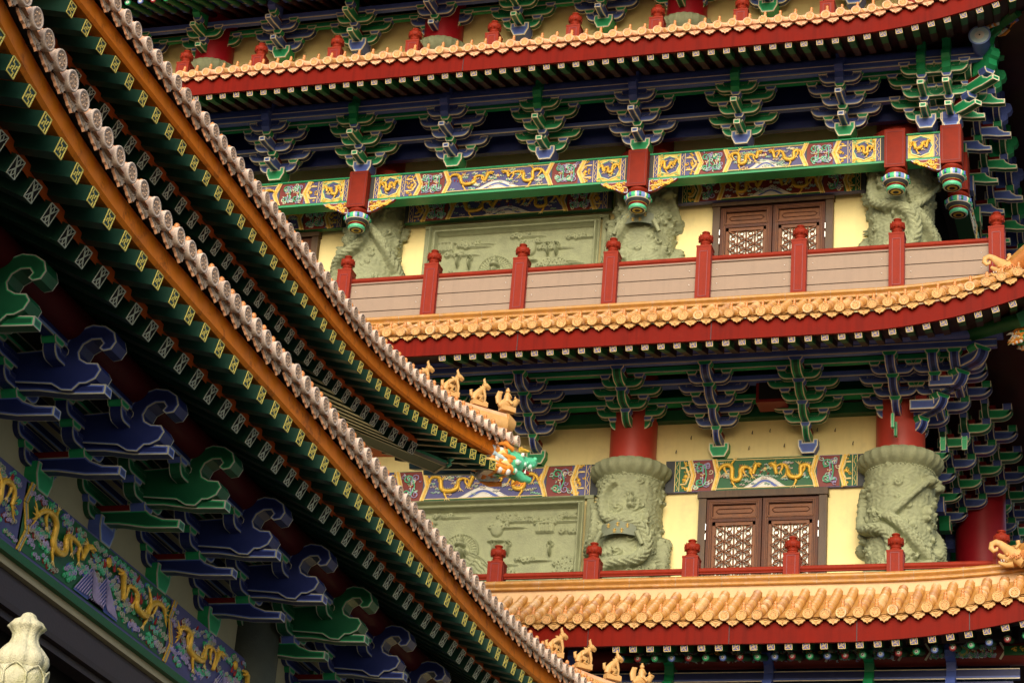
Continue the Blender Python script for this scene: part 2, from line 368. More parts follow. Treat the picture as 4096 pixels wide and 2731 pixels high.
            for sd_ in (-1, 1): m.tube([(sd_*(t_+.003), -(U-.03+.065*t/12*math.cos(t*.75)), z+.22+.065*t/12*math.sin(t*.75)) for t in range(3, 14)], lw*.35, ln, 4)
        ch('bracket_head', m)
    return root
MID = dict(d=.335, h=.250, H=.168, z0=.21, planes=[0, 1, 2], inner=[1, 2], iy=.30, ws=.365, wl=.61, armw=.115, scale=1.13, line='line', lw=.018,
           nose=True, nl=.56, nd=.05, tw=.085, outs=2, hook='main', hs=1.45)
TOPS = dict(MID, planes=[0, 1], inner=[1], outs=1+1, longlast=False)
LOW = dict(d=.35, h=.240, H=.160, z0=.20, planes=[1, 2, 3], inner=None, iy=.0, ws=.36, wl=.60, armw=.115, scale=1.08, line='line', lw=.016,
           nose=False, outs=4, hook=None, hs=1.0)
LOWC = dict(LOW, nobase=True); LOWD1 = dict(LOWC, planes=[2, 3], inner=None, s0=1); LOWD2 = dict(LOWC, planes=[3], inner=None, s0=2)
LOWX = dict(LOWC, planes=[], inner=None, d=.50, armw=.16); MIDX = dict(MID, planes=[], inner=None, d=.46, nl=.70, armw=.14, nobase=True)
LEFT = dict(d=.44, h=.175, H=.115, z0=.20, planes=[0, 1, 2], inner=[1, 2], iy=.30, ws=.32, wl=.50, armw=.12, scale=1.0, line='line_grey', lw=.012,
            nose=True, nl=.88, nd=.075, tw=.085, outs=2, hook='wrap', hs=1.0)
PROTO = {}
def get_set(kind, c, H, loc, rz=0):
    key = (kind, c)
    loc = Vector(loc)-H.base
    if key not in PROTO:
        o = make_set(dict(mid=MID, top=TOPS, low=LOW, lowc=LOWC, lowd1=LOWD1, lowd2=LOWD2, lowx=LOWX, midx=MIDX, left=LEFT)[kind], c); o.parent = H.e; o.location = loc; o.rotation_euler = (0, 0, rz); PROTO[key] = o
        return o
    return copy_part(PROTO[key], H.e, loc, rz)

# ------------------------------------------------------------------ ornament helpers
def seg(m, p, q, w, y, th, mm):
    p, q = Vector(p), Vector(q); d = (q-p); d.normalize(); n = Vector((-d.y, d.x))*w/2
    c = [p-n, q-n, q+n, p+n]
    m.add([(v.x, y, v.y) for v in c]+[(v.x, y-th, v.y) for v in c], [(4, 5, 6, 7), (0, 1, 5, 4), (1, 2, 6, 5), (2, 3, 7, 6), (3, 0, 4, 7)], mm)
def spiral(m, cx, cz, r, turns, a0, sgn, y, rad, mm, tail=None):
    pts = []
    if tail: pts.append((tail[0], y, tail[1]))
    N = int(8*turns)+1
    for i in range(N+1):
        t = i/N; a = a0+sgn*2*PI*turns*t; rr = r*(1-.82*t)
        pts.append((cx+rr*math.cos(a), y, cz+rr*math.sin(a)))
    m.tube(pts, rad, mm, 4, smooth=True)
def dragon(m, cx, cz, L, Hh, f, y, rng, rad=None):
    """gold relief dragon, head towards +f, body in an S"""
    rad = rad or Hh*.07
    N = 34; P = []; R = []
    for i in range(N+1):
        t = i/N; x = -L/2+L*.86*t
        ph = t*PI*3.1+.2+.5*math.sin(t*7+cx*3); z = math.sin(ph)*Hh*.25*(1-.25*t+.2*math.sin(cx*5+t*4))
        x -= math.sin(2*ph)*L*.050
        P.append((cx+f*x, y-.012-abs(math.sin(t*9))*.012, cz+z)); R.append(rad*(.35+.75*math.sin(PI*min(1, t*1.05+.08))**.6))
    m.tube(P, R, 'gold', 6)
    hx, hz = cx+f*(L*.40), cz+Hh*.26
    m.tube([P[-1], (hx-f*.01, y-.02, hz-.01), (hx+f*L*.05, y-.028, hz)], [rad*.8, rad*1.15, rad*1.0], 'gold', 6)
    m.tube([(hx+f*L*.04, y-.028, hz+rad*.3), (hx+f*L*.13, y-.03, hz+rad*.1)], [rad*.8, rad*.45], 'gold', 5)
    m.tube([(hx+f*L*.03, y-.028, hz-rad*.5), (hx+f*L*.10, y-.03, hz-rad*1.1)], [rad*.5, rad*.3], 'gold', 5)
    for k in range(4): m.tube([(hx, y-.02, hz+rad*.4), (hx-f*L*(.05+.02*k), y-.02, hz+rad*(1.9-.9*k))], [rad*.35, rad*.1], 'gold_light' if k % 2 else 'gold', 4)
    for t, dz in ((5, -1), (9, 1), (14, -1), (19, 1), (24, -1), (28, -1)):
        p = P[t]; ex = p[0]+f*L*.05*rng.uniform(.4, 1.3); ez = p[2]+dz*Hh*.24
        m.tube([p, ((p[0]+ex)/2-f*.02, y-.015, (p[2]+ez)/2), (ex, y-.012, ez)], [rad*.75, rad*.6, rad*.4], 'gold', 5)
        for q in (-1, 0, 1): m.tube([(ex, y-.012, ez), (ex+q*rad*1.3+f*rad*.5, y-.012, ez+dz*rad*1.4)], [rad*.36, rad*.10], 'gold_light', 4)
    tx, _, tz = P[0]
    for q in (-2, -1, 0, 1, 2): m.tube([(tx, y-.012, tz), (tx-f*L*.05, y-.012, tz+q*rad*1.3), (tx-f*L*.09, y-.012, tz+q*rad*2.0)], [rad*.4, rad*.35, rad*.08], 'gold', 4)
    for i in range(2, N-1): m.tube([P[i], (P[i][0]-f*R[i]*.5, y-.03, P[i][2]+R[i]*1.8)], [R[i]*.38, .001], 'gold_light', 3)
def cloud(m, cx, cz, s, y, c, ln, rng, f=1):
    for k in range(4):
        a = rng.uniform(-.5, .5); xx = cx+(k-1.5)*s*.55; zz = cz+math.sin(k*2.1+a)*s*.25; r = s*rng.uniform(.34, .5)
        m.lathe([(r, 0), (r*.75, .008), (0.0001, .012)], c, 8, Matrix.Translation((xx, y, zz)) @ Matrix.Rotation(PI/2, 4, 'X'), cap=False)
        spiral(m, xx, zz, r*.9, 1.15, rng.uniform(0, 6), f, y-.013, s*.085, ln)
def scrollwork(m, x0, x1, z0, z1, y, rng, rad=.012, cols=('mint', 'lilac', 'mint_pale')):
    W = x1-x0; Hh = z1-z0; cz = (z0+z1)/2; nx = max(1, int(round(W/(Hh*.50))))
    for i in range(nx):
        cx = x0+W*(i+.5)/nx
        for sg in (-1, 1):
            zc = cz+sg*Hh*.24; r = Hh*.17
            spiral(m, cx-W/nx*.18, zc, r, 1.3, 0 if sg > 0 else 0, sg, y-rad, rad*1.15, cols[0], tail=(cx+W/nx*.2, cz))
            spiral(m, cx+W/nx*.24, zc+sg*Hh*.05, r*.78, 1.2, PI, -sg, y-rad, rad, cols[1], tail=(cx, cz+sg*.02))
            for k in range(4):
                a = rng.uniform(0, 2*PI); px = cx+rng.uniform(-.45, .45)*W/nx; pz = cz+sg*Hh*rng.uniform(.05, .44)
                m.tube([(px, y-rad, pz), (px+.03*math.cos(a), y-rad, pz+.03*math.sin(a)), (px+.045*math.cos(a+.8), y-rad, pz+.045*math.sin(a+.8))], [rad*1.1, rad*.9, rad*.2], rng.choice([cols[0], cols[2], cols[1], 'white']), 4)
        for sg in (-1, 1):
            for k in range(5): spiral(m, cx+rng.uniform(-.5, .5)*W/nx, cz+sg*Hh*rng.uniform(.08, .42), Hh*.09, 1.0, rng.uniform(0, 6), sg, y-rad, rad*.8, rng.choice(('line', cols[1], cols[2])))
        for k in range(7):
            a = k*2*PI/7; m.ball((cx+.035*math.cos(a), y-rad, cz+.035*math.sin(a)), .015, 'line' if k % 2 else 'flame', 5, 3)
        m.ball((cx, y-rad*1.4, cz), .018, 'gold_light', 6, 3)
def fret(m, x0, x1, z0, z1, y, rng, n=10, mm='gold', rad=.011):
    for k in range(n):
        px, pz = rng.uniform(x0, x1), rng.uniform(z0, z1); a = rng.uniform(0, 6.28)
        spiral(m, px, pz, min(.032, (z1-z0)*.3), .8, a, rng.choice((-1, 1)), y-rad*.6, rad, mm)
    cx, cz = (x0+x1)/2, (z0+z1)/2
    m.ball((cx, y-.008, cz), min(x1-x0, z1-z0)*.22, mm, 6, 4, (1, .4, 1))
def chevron(m, x, z0, z1, dx, y, th=.02, ws=(('gold_light', .028), ('gold', .026), ('gold_light', .018))):
    cz = (z0+z1)/2; o = 0
    for mm, wd in ws:
        seg(m, (x+o, z0+.004), (x+dx+o, cz), wd, y, th, mm); seg(m, (x+dx+o, cz), (x+o, z1-.004), wd, y, th, mm); o += wd*1.12
def plane_poly(m, pts, y, mm): m.add([(p[0], y, p[1]) for p in pts], [tuple(range(len(pts)))], mm)
def painted_beam(x0, x1, z0, z1, y, dep, medal=True, rng=None, centre='panel_blue', cap='panel_blue', under='panel_green', capL=.08, capR=.08):
    rng = rng or random.Random(1); B = MB(); Hh = z1-z0; cz = (z0+z1)/2; W = x1-x0
    B.box(x0, x1, y, y+dep, z0, z1, under)
    k = min(1.0, W/4.4)
    wds = [('dark', capL), ('vine', .085)]
    if medal: wds += [('medal', .42*k), ('vine', .085)]
    wds += [('ruyi', .27*k), ('scroll', .46*k)]
    decor = []
    for side in (0, 1):
        c = x0 if side == 0 else x1; sg = 1 if side == 0 else -1
        for nm, wd in wds:
            if nm == 'dark': wd = capL if side == 0 else capR
            a, b = sorted((c, c+sg*wd)); yy = y-.004
            if nm == 'dark': plane_poly(B, [(a, z0), (b, z0), (b, z1), (a, z1)], yy, 'dark_slate')
            elif nm == 'vine':
                plane_poly(B, [(a, z0+.01), (b, z0+.01), (b, z1-.01), (a, z1-.01)], yy, cap)
                for q in (a+.004, b-.004): seg(B, (q, z0+.01), (q, z1-.01), .010, yy, .006, 'gold_light')
                N = 14; B.tube([((a+b)/2+.018*math.sin(i*1.5), yy-.006, z0+.03+(Hh-.06)*i/N) for i in range(N+1)], .006, 'gold_light', 4)
            elif nm == 'medal':
                plane_poly(B, [(a, z0+.01), (b, z0+.01), (b, z1-.01), (a, z1-.01)], yy, 'yellow_line')
                for q in range(26):
                    ex = rng.choice((a+.03, b-.03)); spiral(B, ex+rng.uniform(-.02, .05)*(1 if ex < (a+b)/2 else -1), rng.choice((z0+.05, z1-.05))+rng.uniform(-.03, .03), .022, .8, rng.uniform(0, 6), 1, yy-.006, .008, rng.choice(('gold', 'mint', 'gold')))
                r = min(b-a, Hh)*.44; cx = (a+b)/2
                B.lathe([(r*1.10, 0, 'gold'), (r*1.08, .014, 'gold_light'), (r*.98, .014, 'mint'), (r*.92, .006, 'panel_blue'), (.0001, .006)], 'gold', 24,
                        Matrix.Translation((cx, yy, cz)) @ Matrix.Rotation(PI/2, 4, 'X'), mod=lambda q, i: 1+.06*math.cos(8*q), cap=False, smooth=False)
                dragon(B, cx, cz, r*1.7, r*1.65, sg, yy-.012, rng, r*.15)
                for q in range(4): cloud(B, cx+rng.uniform(-.6, .6)*r, cz+rng.uniform(-.6, .6)*r, .03, yy-.008, 'mint', 'white', rng)
            elif nm == 'ruyi':
                plane_poly(B, [(a, z0+.01), (b, z0+.01), (b, z1-.01), (a, z1-.01)], yy, 'panel_blue' if centre == 'panel_blue' else 'panel_green')
                fret(B, a+.03, b-.03, cz-Hh*.18, cz+Hh*.18, yy, rng, 9); fret(B, a+.03, b-.05, z0+.02, z0+Hh*.2, yy, rng, 4); fret(B, a+.03, b-.05, z1-Hh*.2, z1-.02, yy, rng, 4)
                m0 = c+sg*wd*.52; e = c+sg*wd*1.02
                for q in (-1, 1):
                    seg(B, (c+sg*.02, cz+q*Hh*.26), (m0, cz+q*Hh*.26), .026, yy, .016, 'gold_light'); seg(B, (m0, cz+q*Hh*.26), (m0+sg*.0+sg*wd*.28, cz), .026, yy, .016, 'gold_light')
                xx = c+sg*wd*.70; chevron(B, xx, z0, z1, sg*wd*.34, yy, .018)
            elif nm == 'scroll':
                plane_poly(B, [(a-.02*(sg < 0), z0+.012), (b+.02*(sg > 0), z0+.012), (b+.02, z1-.012), (a-.02, z1-.012)], yy+.001, 'panel_maroon')
                scrollwork(B, a+.05, b-.02, z0+.02, z1-.02, yy, rng)
            c = c+sg*wd
        decor.append(c)
    a, b = decor; yy = y-.008; dx = .10*k
    seg(B, (a, z1-.012), (b, z1-.012), .02, yy, .012, 'panel_green'); seg(B, (a, z0+.012), (b, z0+.012), .02, yy, .012, 'panel_green')
    plane_poly(B, [(a+.03, z0+.02), (b-.03, z0+.02), (b-.03-dx*0, z1-.02), (a+.03, z1-.02)], yy-.001, centre)
    seg(B, (a+.06, z1-.032), (b-.06, z1-.032), .012, yy, .014, 'gold_light'); seg(B, (a+.06, z0+.032), (b-.06, z0+.032), .012, yy, .014, 'gold_light')
    chevron(B, a, z0, z1, dx*.9, yy-.004, .018); chevron(B, b-.05, z0, z1, -dx*.9, yy-.004, .018)
    cx = (a+b)/2; Wc = b-a
    for q in range(46):
        cloud(B, rng.uniform(a+.15, b-.15), cz+rng.uniform(-.38, .38)*Hh, rng.uniform(.035, .055), yy-.002, rng.choice(('mint', 'panel_blue', 'panel_maroon', 'panel_green')), rng.choice(('white', 'mint_pale', 'line')), rng)
    for q in range(8):
        px, pz = rng.uniform(a+.2, b-.2), cz+rng.uniform(-.1, .4)*Hh
        for kk in range(3): B.tube([(px, yy-.006, pz), (px+rng.uniform(-.05, .05), yy-.008, pz+rng.uniform(.02, .05))], [.009, .002], 'flame', 4)
    for q in (0, 1, 2):                               # waves and rocks under the pearl
        R = Wc*(.20-.055*q); pts = [(cx-R+2*R*i/12, yy-.004-.004*q, z0+.035+Hh*(.34-.09*q)*math.sin(PI*i/12)**1.3) for i in range(13)]
        plane_poly(B, [(p[0], p[2]) for p in pts], yy-.004-.003*q, ('white', 'blue', 'white')[q]); B.tube(pts, .008, 'white', 4)
    B.ball((cx, yy-.012, cz+Hh*.13), Hh*.055, 'gold_light', 8, 5)
    for q in range(5): B.tube([(cx, yy-.006, cz+Hh*.13), (cx+.07*math.cos(q*1.25+.3), yy-.006, cz+Hh*.13+.07*math.sin(q*1.25+.3))], [.012, .002], 'flame', 4)
    D = []
    for f in (1, -1):
        d = MB(); dragon(d, cx-f*Wc*.235, cz+Hh*.02, Wc*.38, Hh*.92, f, yy-.004, rng, Hh*.068); D.append(d)
    return B, D

def rafter_end(m, hw, hh, ym, base, line, pat='man'):
    """painted square end at y=ym facing -y, centred on x=z=0"""
    plane_poly(m, [(-hw, -hh), (hw, -hh), (hw, hh), (-hw, hh)], ym-.002, base)
    y = ym-.002; t = .006; wd = hw*.135
    for p, q in (((-hw, -hh), (hw, -hh)), ((hw, -hh), (hw, hh)), ((hw, hh), (-hw, hh)), ((-hw, hh), (-hw, -hh))):
        p2 = (p[0]*.92, p[1]*.92); q2 = (q[0]*.92, q[1]*.92)
        seg(m, p2, q2, wd*(1.15 if pat == 'man' else .62), y, t, line)
    if pat == 'man':
        a = .42
        for k in range(4):
            def R(u, v):
                for _ in range(k): u, v = v, -u
                return (u*hw, v*hh)
            path = [(0, 0), (0, a), (-a, a), (-a, .92)]
            for p, q in zip(path, path[1:]): seg(m, R(*p), R(*q), wd, y, t-.001, line)
    else:
        wd = hw*.085
        for k in range(4):
            def R(u, v):
                for _ in range(k): u, v = v, -u
                return (u*hw, v*hh)
            seg(m, (0, 0), R(.9, .9), wd, y, t-.001, line)
            if k % 2 == 0:
                for sgn in (1, -1):
                    pts = [(.0, .12), (sgn*.30, .50), (0, .90)]
                    for p, q in zip(pts, pts[1:]): seg(m, R(*p), R(*q), wd, y, t-.001, line)

# ------------------------------------------------------------------ eaves
def eave(H, x0, x1, ye, zd, o, T=None):
    lift, flare = o['lift'], o['flare']; Lr = o.get('run', 1.25); sl = o.get('slope', .55); cv = o.get('curve', .12)
    mit = o.get('mitre', 0)
    def P(x, t, dz=0):
        if mit > 0: t = min(t, max(0, x1-x))
        if mit < 0: t = min(t, max(0, x-x0))
        return (x, ye-flare(x)+t, zd+lift(x)*max(0, 1-t/3.2)+sl*t+cv*t*t+dz)
    R = MB(T); pitch_ = o['pitch']; r = o['r']; n = int(round((x1-x0)/pitch_)); rng = random.Random(3)
    M = o['m']
    K = max(8, int((x1-x0)/.25))
    xs = [x0+(x1-x0)*i/K for i in range(K+1)]
    R.grid(lambda i, j: P(xs[i], Lr*j/6, -r*.55), K+1, 7, M['tile'], True)
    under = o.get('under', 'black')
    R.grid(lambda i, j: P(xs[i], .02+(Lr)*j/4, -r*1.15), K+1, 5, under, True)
    for i in range(n+1):
        x = x0+pitch_*i; jx = rng.gauss(0, .006); jz = rng.gauss(0, .005)
        tn = 9 if o.get('rolls', True) else 3
        pts, rad = [], []
        for k in range(tn):
            t0 = Lr*k/(tn-1) if k else 0.0
            for e in ((0, .97), (.001, 1.04)) if k else ((0, 1.0),):
                pts.append(P(x+jx, t0+e[0]*1.0, jz)); rad.append(r*e[1])
        for k in range(tn-1):
            a_ = max(0, 2*k-1) if k else 0; b_ = 2*k+2
            R.tube(pts[2*k-(1 if k else 0):2*k+3], rad[2*k-(1 if k else 0):2*k+3], rng.choice(M['tiles']), 10, cap=False)
        dm = rng.choice(M['discs'])
        e = P(x+jx, 0, jz); q = Matrix.Translation((e[0], e[1]-.022, e[2])) @ Matrix.Rotation(PI/2+rng.uniform(-.03, .03), 4, 'X') @ Matrix.Rotation(rng.uniform(0, 6), 4, 'Z')
        s_ = r*1.06
        R.lathe([(s_*.95, -.05, dm), (s_*1.03, .0, dm), (s_*1.0, .012, dm), (s_*.84, .014, dm), (s_*.80, .004, dm), (s_*.74, .004, M['emb']),
                 (s_*.60, .010, M['emb']), (s_*.52, .004, M['emb']), (s_*.34, .010, M['emb']), (s_*.2, .005, M['emb']), (.0005, .012, M['emb'])], M['disc'], 20, q, cap=False)
        for k in range(7):
            a = k*2*PI/7; v = q @ Vector((s_*.5*math.cos(a), s_*.5*math.sin(a), .010)); R.ball(v, s_*.12, M['emb'], 5, 3)
        kx = P(x+jx, .13, r*.9)
        if rng.random() > o.get('lost', .03):
            b = r*.42
            R.lathe([(b*1.25, -.02), (b*1.3, .01), (b*.95, .02), (b*.9, .055), (b*1.0, .06), (b*.45, .07), (b*.45, .08), (b*.8, .095), (b*.82, .115), (b*.5, .135), (.001, .14)], M['knob'], 8,
                    Matrix.Translation(kx) @ Matrix.Rotation(-math.atan(sl)*.4+rng.uniform(-.06, .06), 4, 'X') @ Matrix.Scale(o.get('kn', 1), 4), cap=False)
        xd = x+pitch_/2; e = P(xd, .02, 0); w_ = pitch_*.38; hd = r*1.25; tz = -r*o.get('dz', .95)
        tl = rng.uniform(-.08, .08)
        out = [(-w_, .03), (w_, .03), (w_*1.02, -hd*.35), (w_*.72, -hd*.55), (w_*.55, -hd*.85), (w_*.2, -hd*.92), (0, -hd*1.2), (-w_*.2, -hd*.92), (-w_*.55, -hd*.85), (-w_*.72, -hd*.55), (-w_*1.02, -hd*.35)]
        TT = Matrix.Translation((e[0]+rng.uniform(-.005, .005), e[1]+rng.uniform(-.006, .006), e[2]+tz+rng.uniform(-.006, .006))) @ Matrix.Rotation(-.25+tl, 4, 'X')
        vs = [tuple(TT @ Vector((u, 0, v))) for u, v in out]+[tuple(TT @ Vector((u, .022, v))) for u, v in out]
        nn = len(out)
        R.add(vs, [tuple(range(nn))], M['drip']); R.add(vs, [tuple(range(nn, 2*nn))[::-1]]+[(k, (k+1) % nn, nn+(k+1) % nn, nn+k) for k in range(nn)], M['side'])
        for k in range(3): R.tube([tuple(TT @ Vector((u, -.004, v))) for u, v in ((-w_*(.7-.2*k), -hd*(.1+.1*k)), (0, -hd*(.5+.22*k)), (w_*(.7-.2*k), -hd*(.1+.1*k)))], .006, M['drip'], 4)
        # pan tile going back from the drip
        R.grid(lambda a, b_: P(xd-w_+2*w_*a/4, Lr*b_/4, -r*.45-r*.5*math.sin(PI*a/4)), 5, 5, M['tile'], True)
    roof = H.add('eave_roof', R, label=o.get('label'))
    base = roof
    # fascia
    fb = o['fb']; Fm = MB(T); fy = o.get('fy', .07); ft = o.get('ft', .05)
    def FP(x, y, z): return (x, ye-flare(x)+y, zd+lift(x)+z)
    prof = [(fy, -.08), (fy, fb), (fy+ft, fb), (fy+ft, -.08)]
    prof = o.get('fprof', prof)
    for k in range(len(prof)-1):
        a, b = prof[k], prof[k+1]
        Fm.grid(lambda i, j: FP(xs[i], *(a if j == 0 else b)), K+1, 2, M['fascia'], False)
    for xj in o.get('joints', []):
        p = FP(xj, fy-.003, -.08); Fm.box(xj-.006, xj+.006, p[1]-.004, p[1]+.01, p[2]+fb+.08, p[2], 'maroon')
    link('fascia_board', Fm, roof)
    # soffit
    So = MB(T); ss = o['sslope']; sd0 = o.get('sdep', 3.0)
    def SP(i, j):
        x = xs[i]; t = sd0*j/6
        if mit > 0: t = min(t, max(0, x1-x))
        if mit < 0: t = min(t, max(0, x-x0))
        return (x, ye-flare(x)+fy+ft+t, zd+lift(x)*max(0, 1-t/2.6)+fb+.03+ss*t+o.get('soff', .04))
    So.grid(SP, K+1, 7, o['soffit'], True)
    link('soffit', So, roof)
    # rafters
    if o.get('raf'):
        ra = o['raf']; hw, hh, L = ra['hw'], ra['hh'], ra['L']
        def bar(hw, hh, L, rs, m1, m2, Ls, base_, line, pat, yj=0):
            m = MB(); c = rs
            for a, b, mm in ((0, Ls, m1), (Ls, L, m2)):
                m.add([(-hw, a, -hh+c*a), (hw, a, -hh+c*a), (hw, a, hh+c*a), (-hw, a, hh+c*a), (-hw, b, -hh+c*b), (hw, b, -hh+c*b), (hw, b, hh+c*b), (-hw, b, hh+c*b)],
                      [(0, 1, 2, 3), (0, 4, 5, 1), (1, 5, 6, 2), (2, 6, 7, 3), (3, 7, 4, 0)], mm)
            rafter_end(m, hw, hh, -.001, base_, line, pat)
            m.v = [(x_, y_-z_*rs, z_) if y_ < .01 else (x_, y_, z_) for x_, y_, z_ in m.v]; return m
        xm2 = ra.get('xmax2', 1e9)
        me = bar(hw, hh, L, ra['rs'], ra['m1'], ra['m2'], ra['Ls'], ra['base'], ra['line'], 'man').mesh('flying_rafter')
        x = x0+ra.get('off', .05); far = MB()
        k = 0
        while x < x1:
            f_ = flare(x); rot = 0.0
            if 'fan' in o: rot = o['fan'](x)
            if x > ra.get('xmin', -1e9) and x < ra.get('xmax', 1e9):
                p = Vector((x, ye-f_+ra['y'], zd+lift(x)+ra['z']))
                dzl = (lift(x+.1)-lift(x-.1))/.2
                q = link('flying_rafter', me, roof, p, -rot); q.rotation_euler = (rng.uniform(-.01, .01), -math.atan(dzl)*.9, -rot+rng.uniform(-.01, .01))
            x += ra['p']
        if ra.get('two'):
            t2 = ra['two']
            if t2['kind'] == 'square':
                bd = MB(T); bz = t2['z']+t2['hh']
                bd.grid(lambda i, j: (min(xs[i], xm2), ye-flare(min(xs[i], xm2))*.9+t2['y']+.02, zd+lift(min(xs[i], xm2))*.92+bz+(.0 if j == 0 else .12)), K+1, 2, 'orange_soffit', False); link('rafter_board', bd, roof)
                me2 = bar(t2['hw'], t2['hh'], t2['L'], t2['rs'], t2['m1'], t2['m1'], t2['L']*.5, t2['base'], t2['line'], 'flower').mesh('eave_rafter')
            x = x0+ra.get('off', .05); k = 0
            while x < x1:
                f_ = flare(x)*.9; rot = o['fan'](x) if 'fan' in o else 0.0
                if x > ra.get('xmin', -1e9) and x < min(xm2, ra.get('xmax', 1e9)):
                    p = Vector((x, ye-f_+t2['y'], zd+lift(x)*.92+t2['z']))
                    if t2['kind'] == 'square':
                        q = link('eave_rafter', me2, roof, p, -rot)
                    else:
                        key = t2['cols'][k % 3]
                        if 'm_'+key not in t2:
                            m = MB(); rr = t2['r']; Q = Matrix.Rotation(PI/2, 4, 'X')
                            m.tube([(0, 0, 0), (0, t2['Ls'], t2['rs']*t2['Ls'])], rr, 'rafter_green2', 10); m.tube([(0, t2['Ls'], t2['rs']*t2['Ls']), (0, t2['L'], t2['rs']*t2['L'])], rr, 'maroon', 10)
                            c1, c2 = {'g': ('green', 'green_light'), 'b': ('blue', 'blue_light'), 'r': ('dark_red', 'red_round')}[key]
                            m.lathe([(rr*1.06, -.02, c1), (rr*1.06, .004, c1), (rr*.82, .006, c2), (rr*.5, .008, 'white'), (rr*.48, .009, 'white'), (rr*.16, .010, 'black'), (.0005, .011, 'black')], c1, 14, Q @ Matrix.Translation((0, 0, 0)), cap=False)
                            t2['m_'+key] = m.mesh('round_rafter')
                        link('round_rafter', t2['m_'+key], roof, p)
                    k += 1
                x += ra['p']
    return roof

def ridge_band(H, x0, x1, y, zt, zb, lift, zcap):
    """smooth band and moulded ridge cap behind the tile rolls"""
    m = MB(); K = max(6, int((x1-x0)/.3)); xs = [x0+(x1-x0)*i/K for i in range(K+1)]
    prof = [(0, zb), (0, zcap-.02)]
    m.grid(lambda i, j: (xs[i], y+prof[j][0], prof[j][1]+lift(xs[i])), K+1, 2, 'ridge_wall', True)
    cap = [(0, zcap-.02), (-.04, zcap-.015), (-.055, zcap+.005), (-.045, zcap+.03), (-.012, zcap+.035), (-.012, zcap+.06), (-.055, zcap+.07), (-.07, zcap+.10), (-.055, zcap+.13), (-.01, zcap+.145), (0, zt), (.2, zt+.01)]
    m.grid(lambda i, j: (xs[i], y+cap[j][0], cap[j][1]+lift(xs[i])), K+1, len(cap), 'tile', True)
    x = x0+.3
    while x < x1:
        for j in range(len(cap)-2):
            a, b = cap[j], cap[j+1]
            l = lift(x); m.add([(x-.004, y+a[0]-.003, a[1]+l), (x+.004, y+a[0]-.003, a[1]+l), (x+.004, y+b[0]-.003, b[1]+l+.001), (x-.004, y+b[0]-.003, b[1]+l+.001)], [(0, 1, 2, 3)], 'mortar')
        x += .74
    return H.add('ridge_cap', m)

# ================================================================== MAIN HALL
TH = Hall('temple_hall', 'tall yellow-walled temple hall behind, with stacked eaves, carved columns and boarded balconies', 'temple', (-9.25, 36.5, -1.6))
def mlift(a, s=5.6): return lambda x: a*(max(0, x+s)/2.9)**2.3 if x > -s else 0.0
zero = lambda x: 0.0
MT = dict(tiles=['tile', 'tile', 'tile_b', 'tile_c'], discs=['tile_face', 'tile_face', 'tile_face_b', 'tile_face_c'], tile='tile', side='tile_face', disc='tile_face', emb='tile_emboss', knob='tile_orange', drip='tile_face', fascia='red_paint')
MTP = dict(MT, tiles=['tile_pink', 'tile_pink', 'tile_face_b'], discs=['tile_pink', 'tile_pink', 'tile_face_c'], tile='tile_pink', disc='tile_pink', side='tile_pink', drip='tile_pink')
def mopts(lf, pit, rollL, xmin, two=None, m=MT, joints=()):
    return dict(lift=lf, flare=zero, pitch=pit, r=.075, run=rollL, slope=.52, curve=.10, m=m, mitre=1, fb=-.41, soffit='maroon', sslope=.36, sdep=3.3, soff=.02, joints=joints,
                raf=dict(hw=.055, hh=.055, L=.85, rs=.30, m1='rafter_green2', m2='maroon', Ls=.40, base='panel_blue', line='cream_line', p=.262, y=.12, z=-.44, xmin=xmin, xmax=-2.2, two=two))
two_low = dict(kind='round', r=.052, L=1.5, Ls=.6, rs=.3, y=.42, z=-.50, cols=['b', 'r', 'g'])
lf_low, lf_mid, lf_top = mlift(.27), mlift(.40), mlift(.36, 6.0)
o_low = mopts(lf_low, .25, 1.18, -8.9, two_low, MT, (-9.1, -6.93, -5.03, -3.4))
eave(TH, -15.0, -1.6, 32.6, 11.30, o_low)
eave(TH, -15.6, -1.6, 32.6, 16.32, mopts(lf_mid, .25, .95, -11.9, None, MT, (-10.6, -7.4)))
eave(TH, -20.5, -1.6, 32.6, 21.76, mopts(lf_top, .26, .95, -17.6, None, MTP, (-12.0,)))
ridge_band(TH, -15, -2.2, 33.78, 12.37, 11.7, mlift(.16, 5.2), 12.21)
ridge_band(TH, -15.6, -2.2, 33.72, 17.2, 16.8, mlift(.30, 5.2), 17.04)
# same eaves returning along the right-hand side of the hall
TS = Matrix.Rotation(PI/2, 4, 'Z')
for zd_, lf in ((11.30, .27), (16.32, .40), (21.76, .36)):
    lfun = (lambda a: (lambda x: a*(max(0, 36.6-x)/2.9)**2.3 if x < 36.6 else 0.0))(lf)
    o = mopts(lfun, .26, .95, 99, None, MT); o['raf'] = None; o['mitre'] = -1
    eave(TH, 32.6, 41, 1.6, zd_, o, TS)

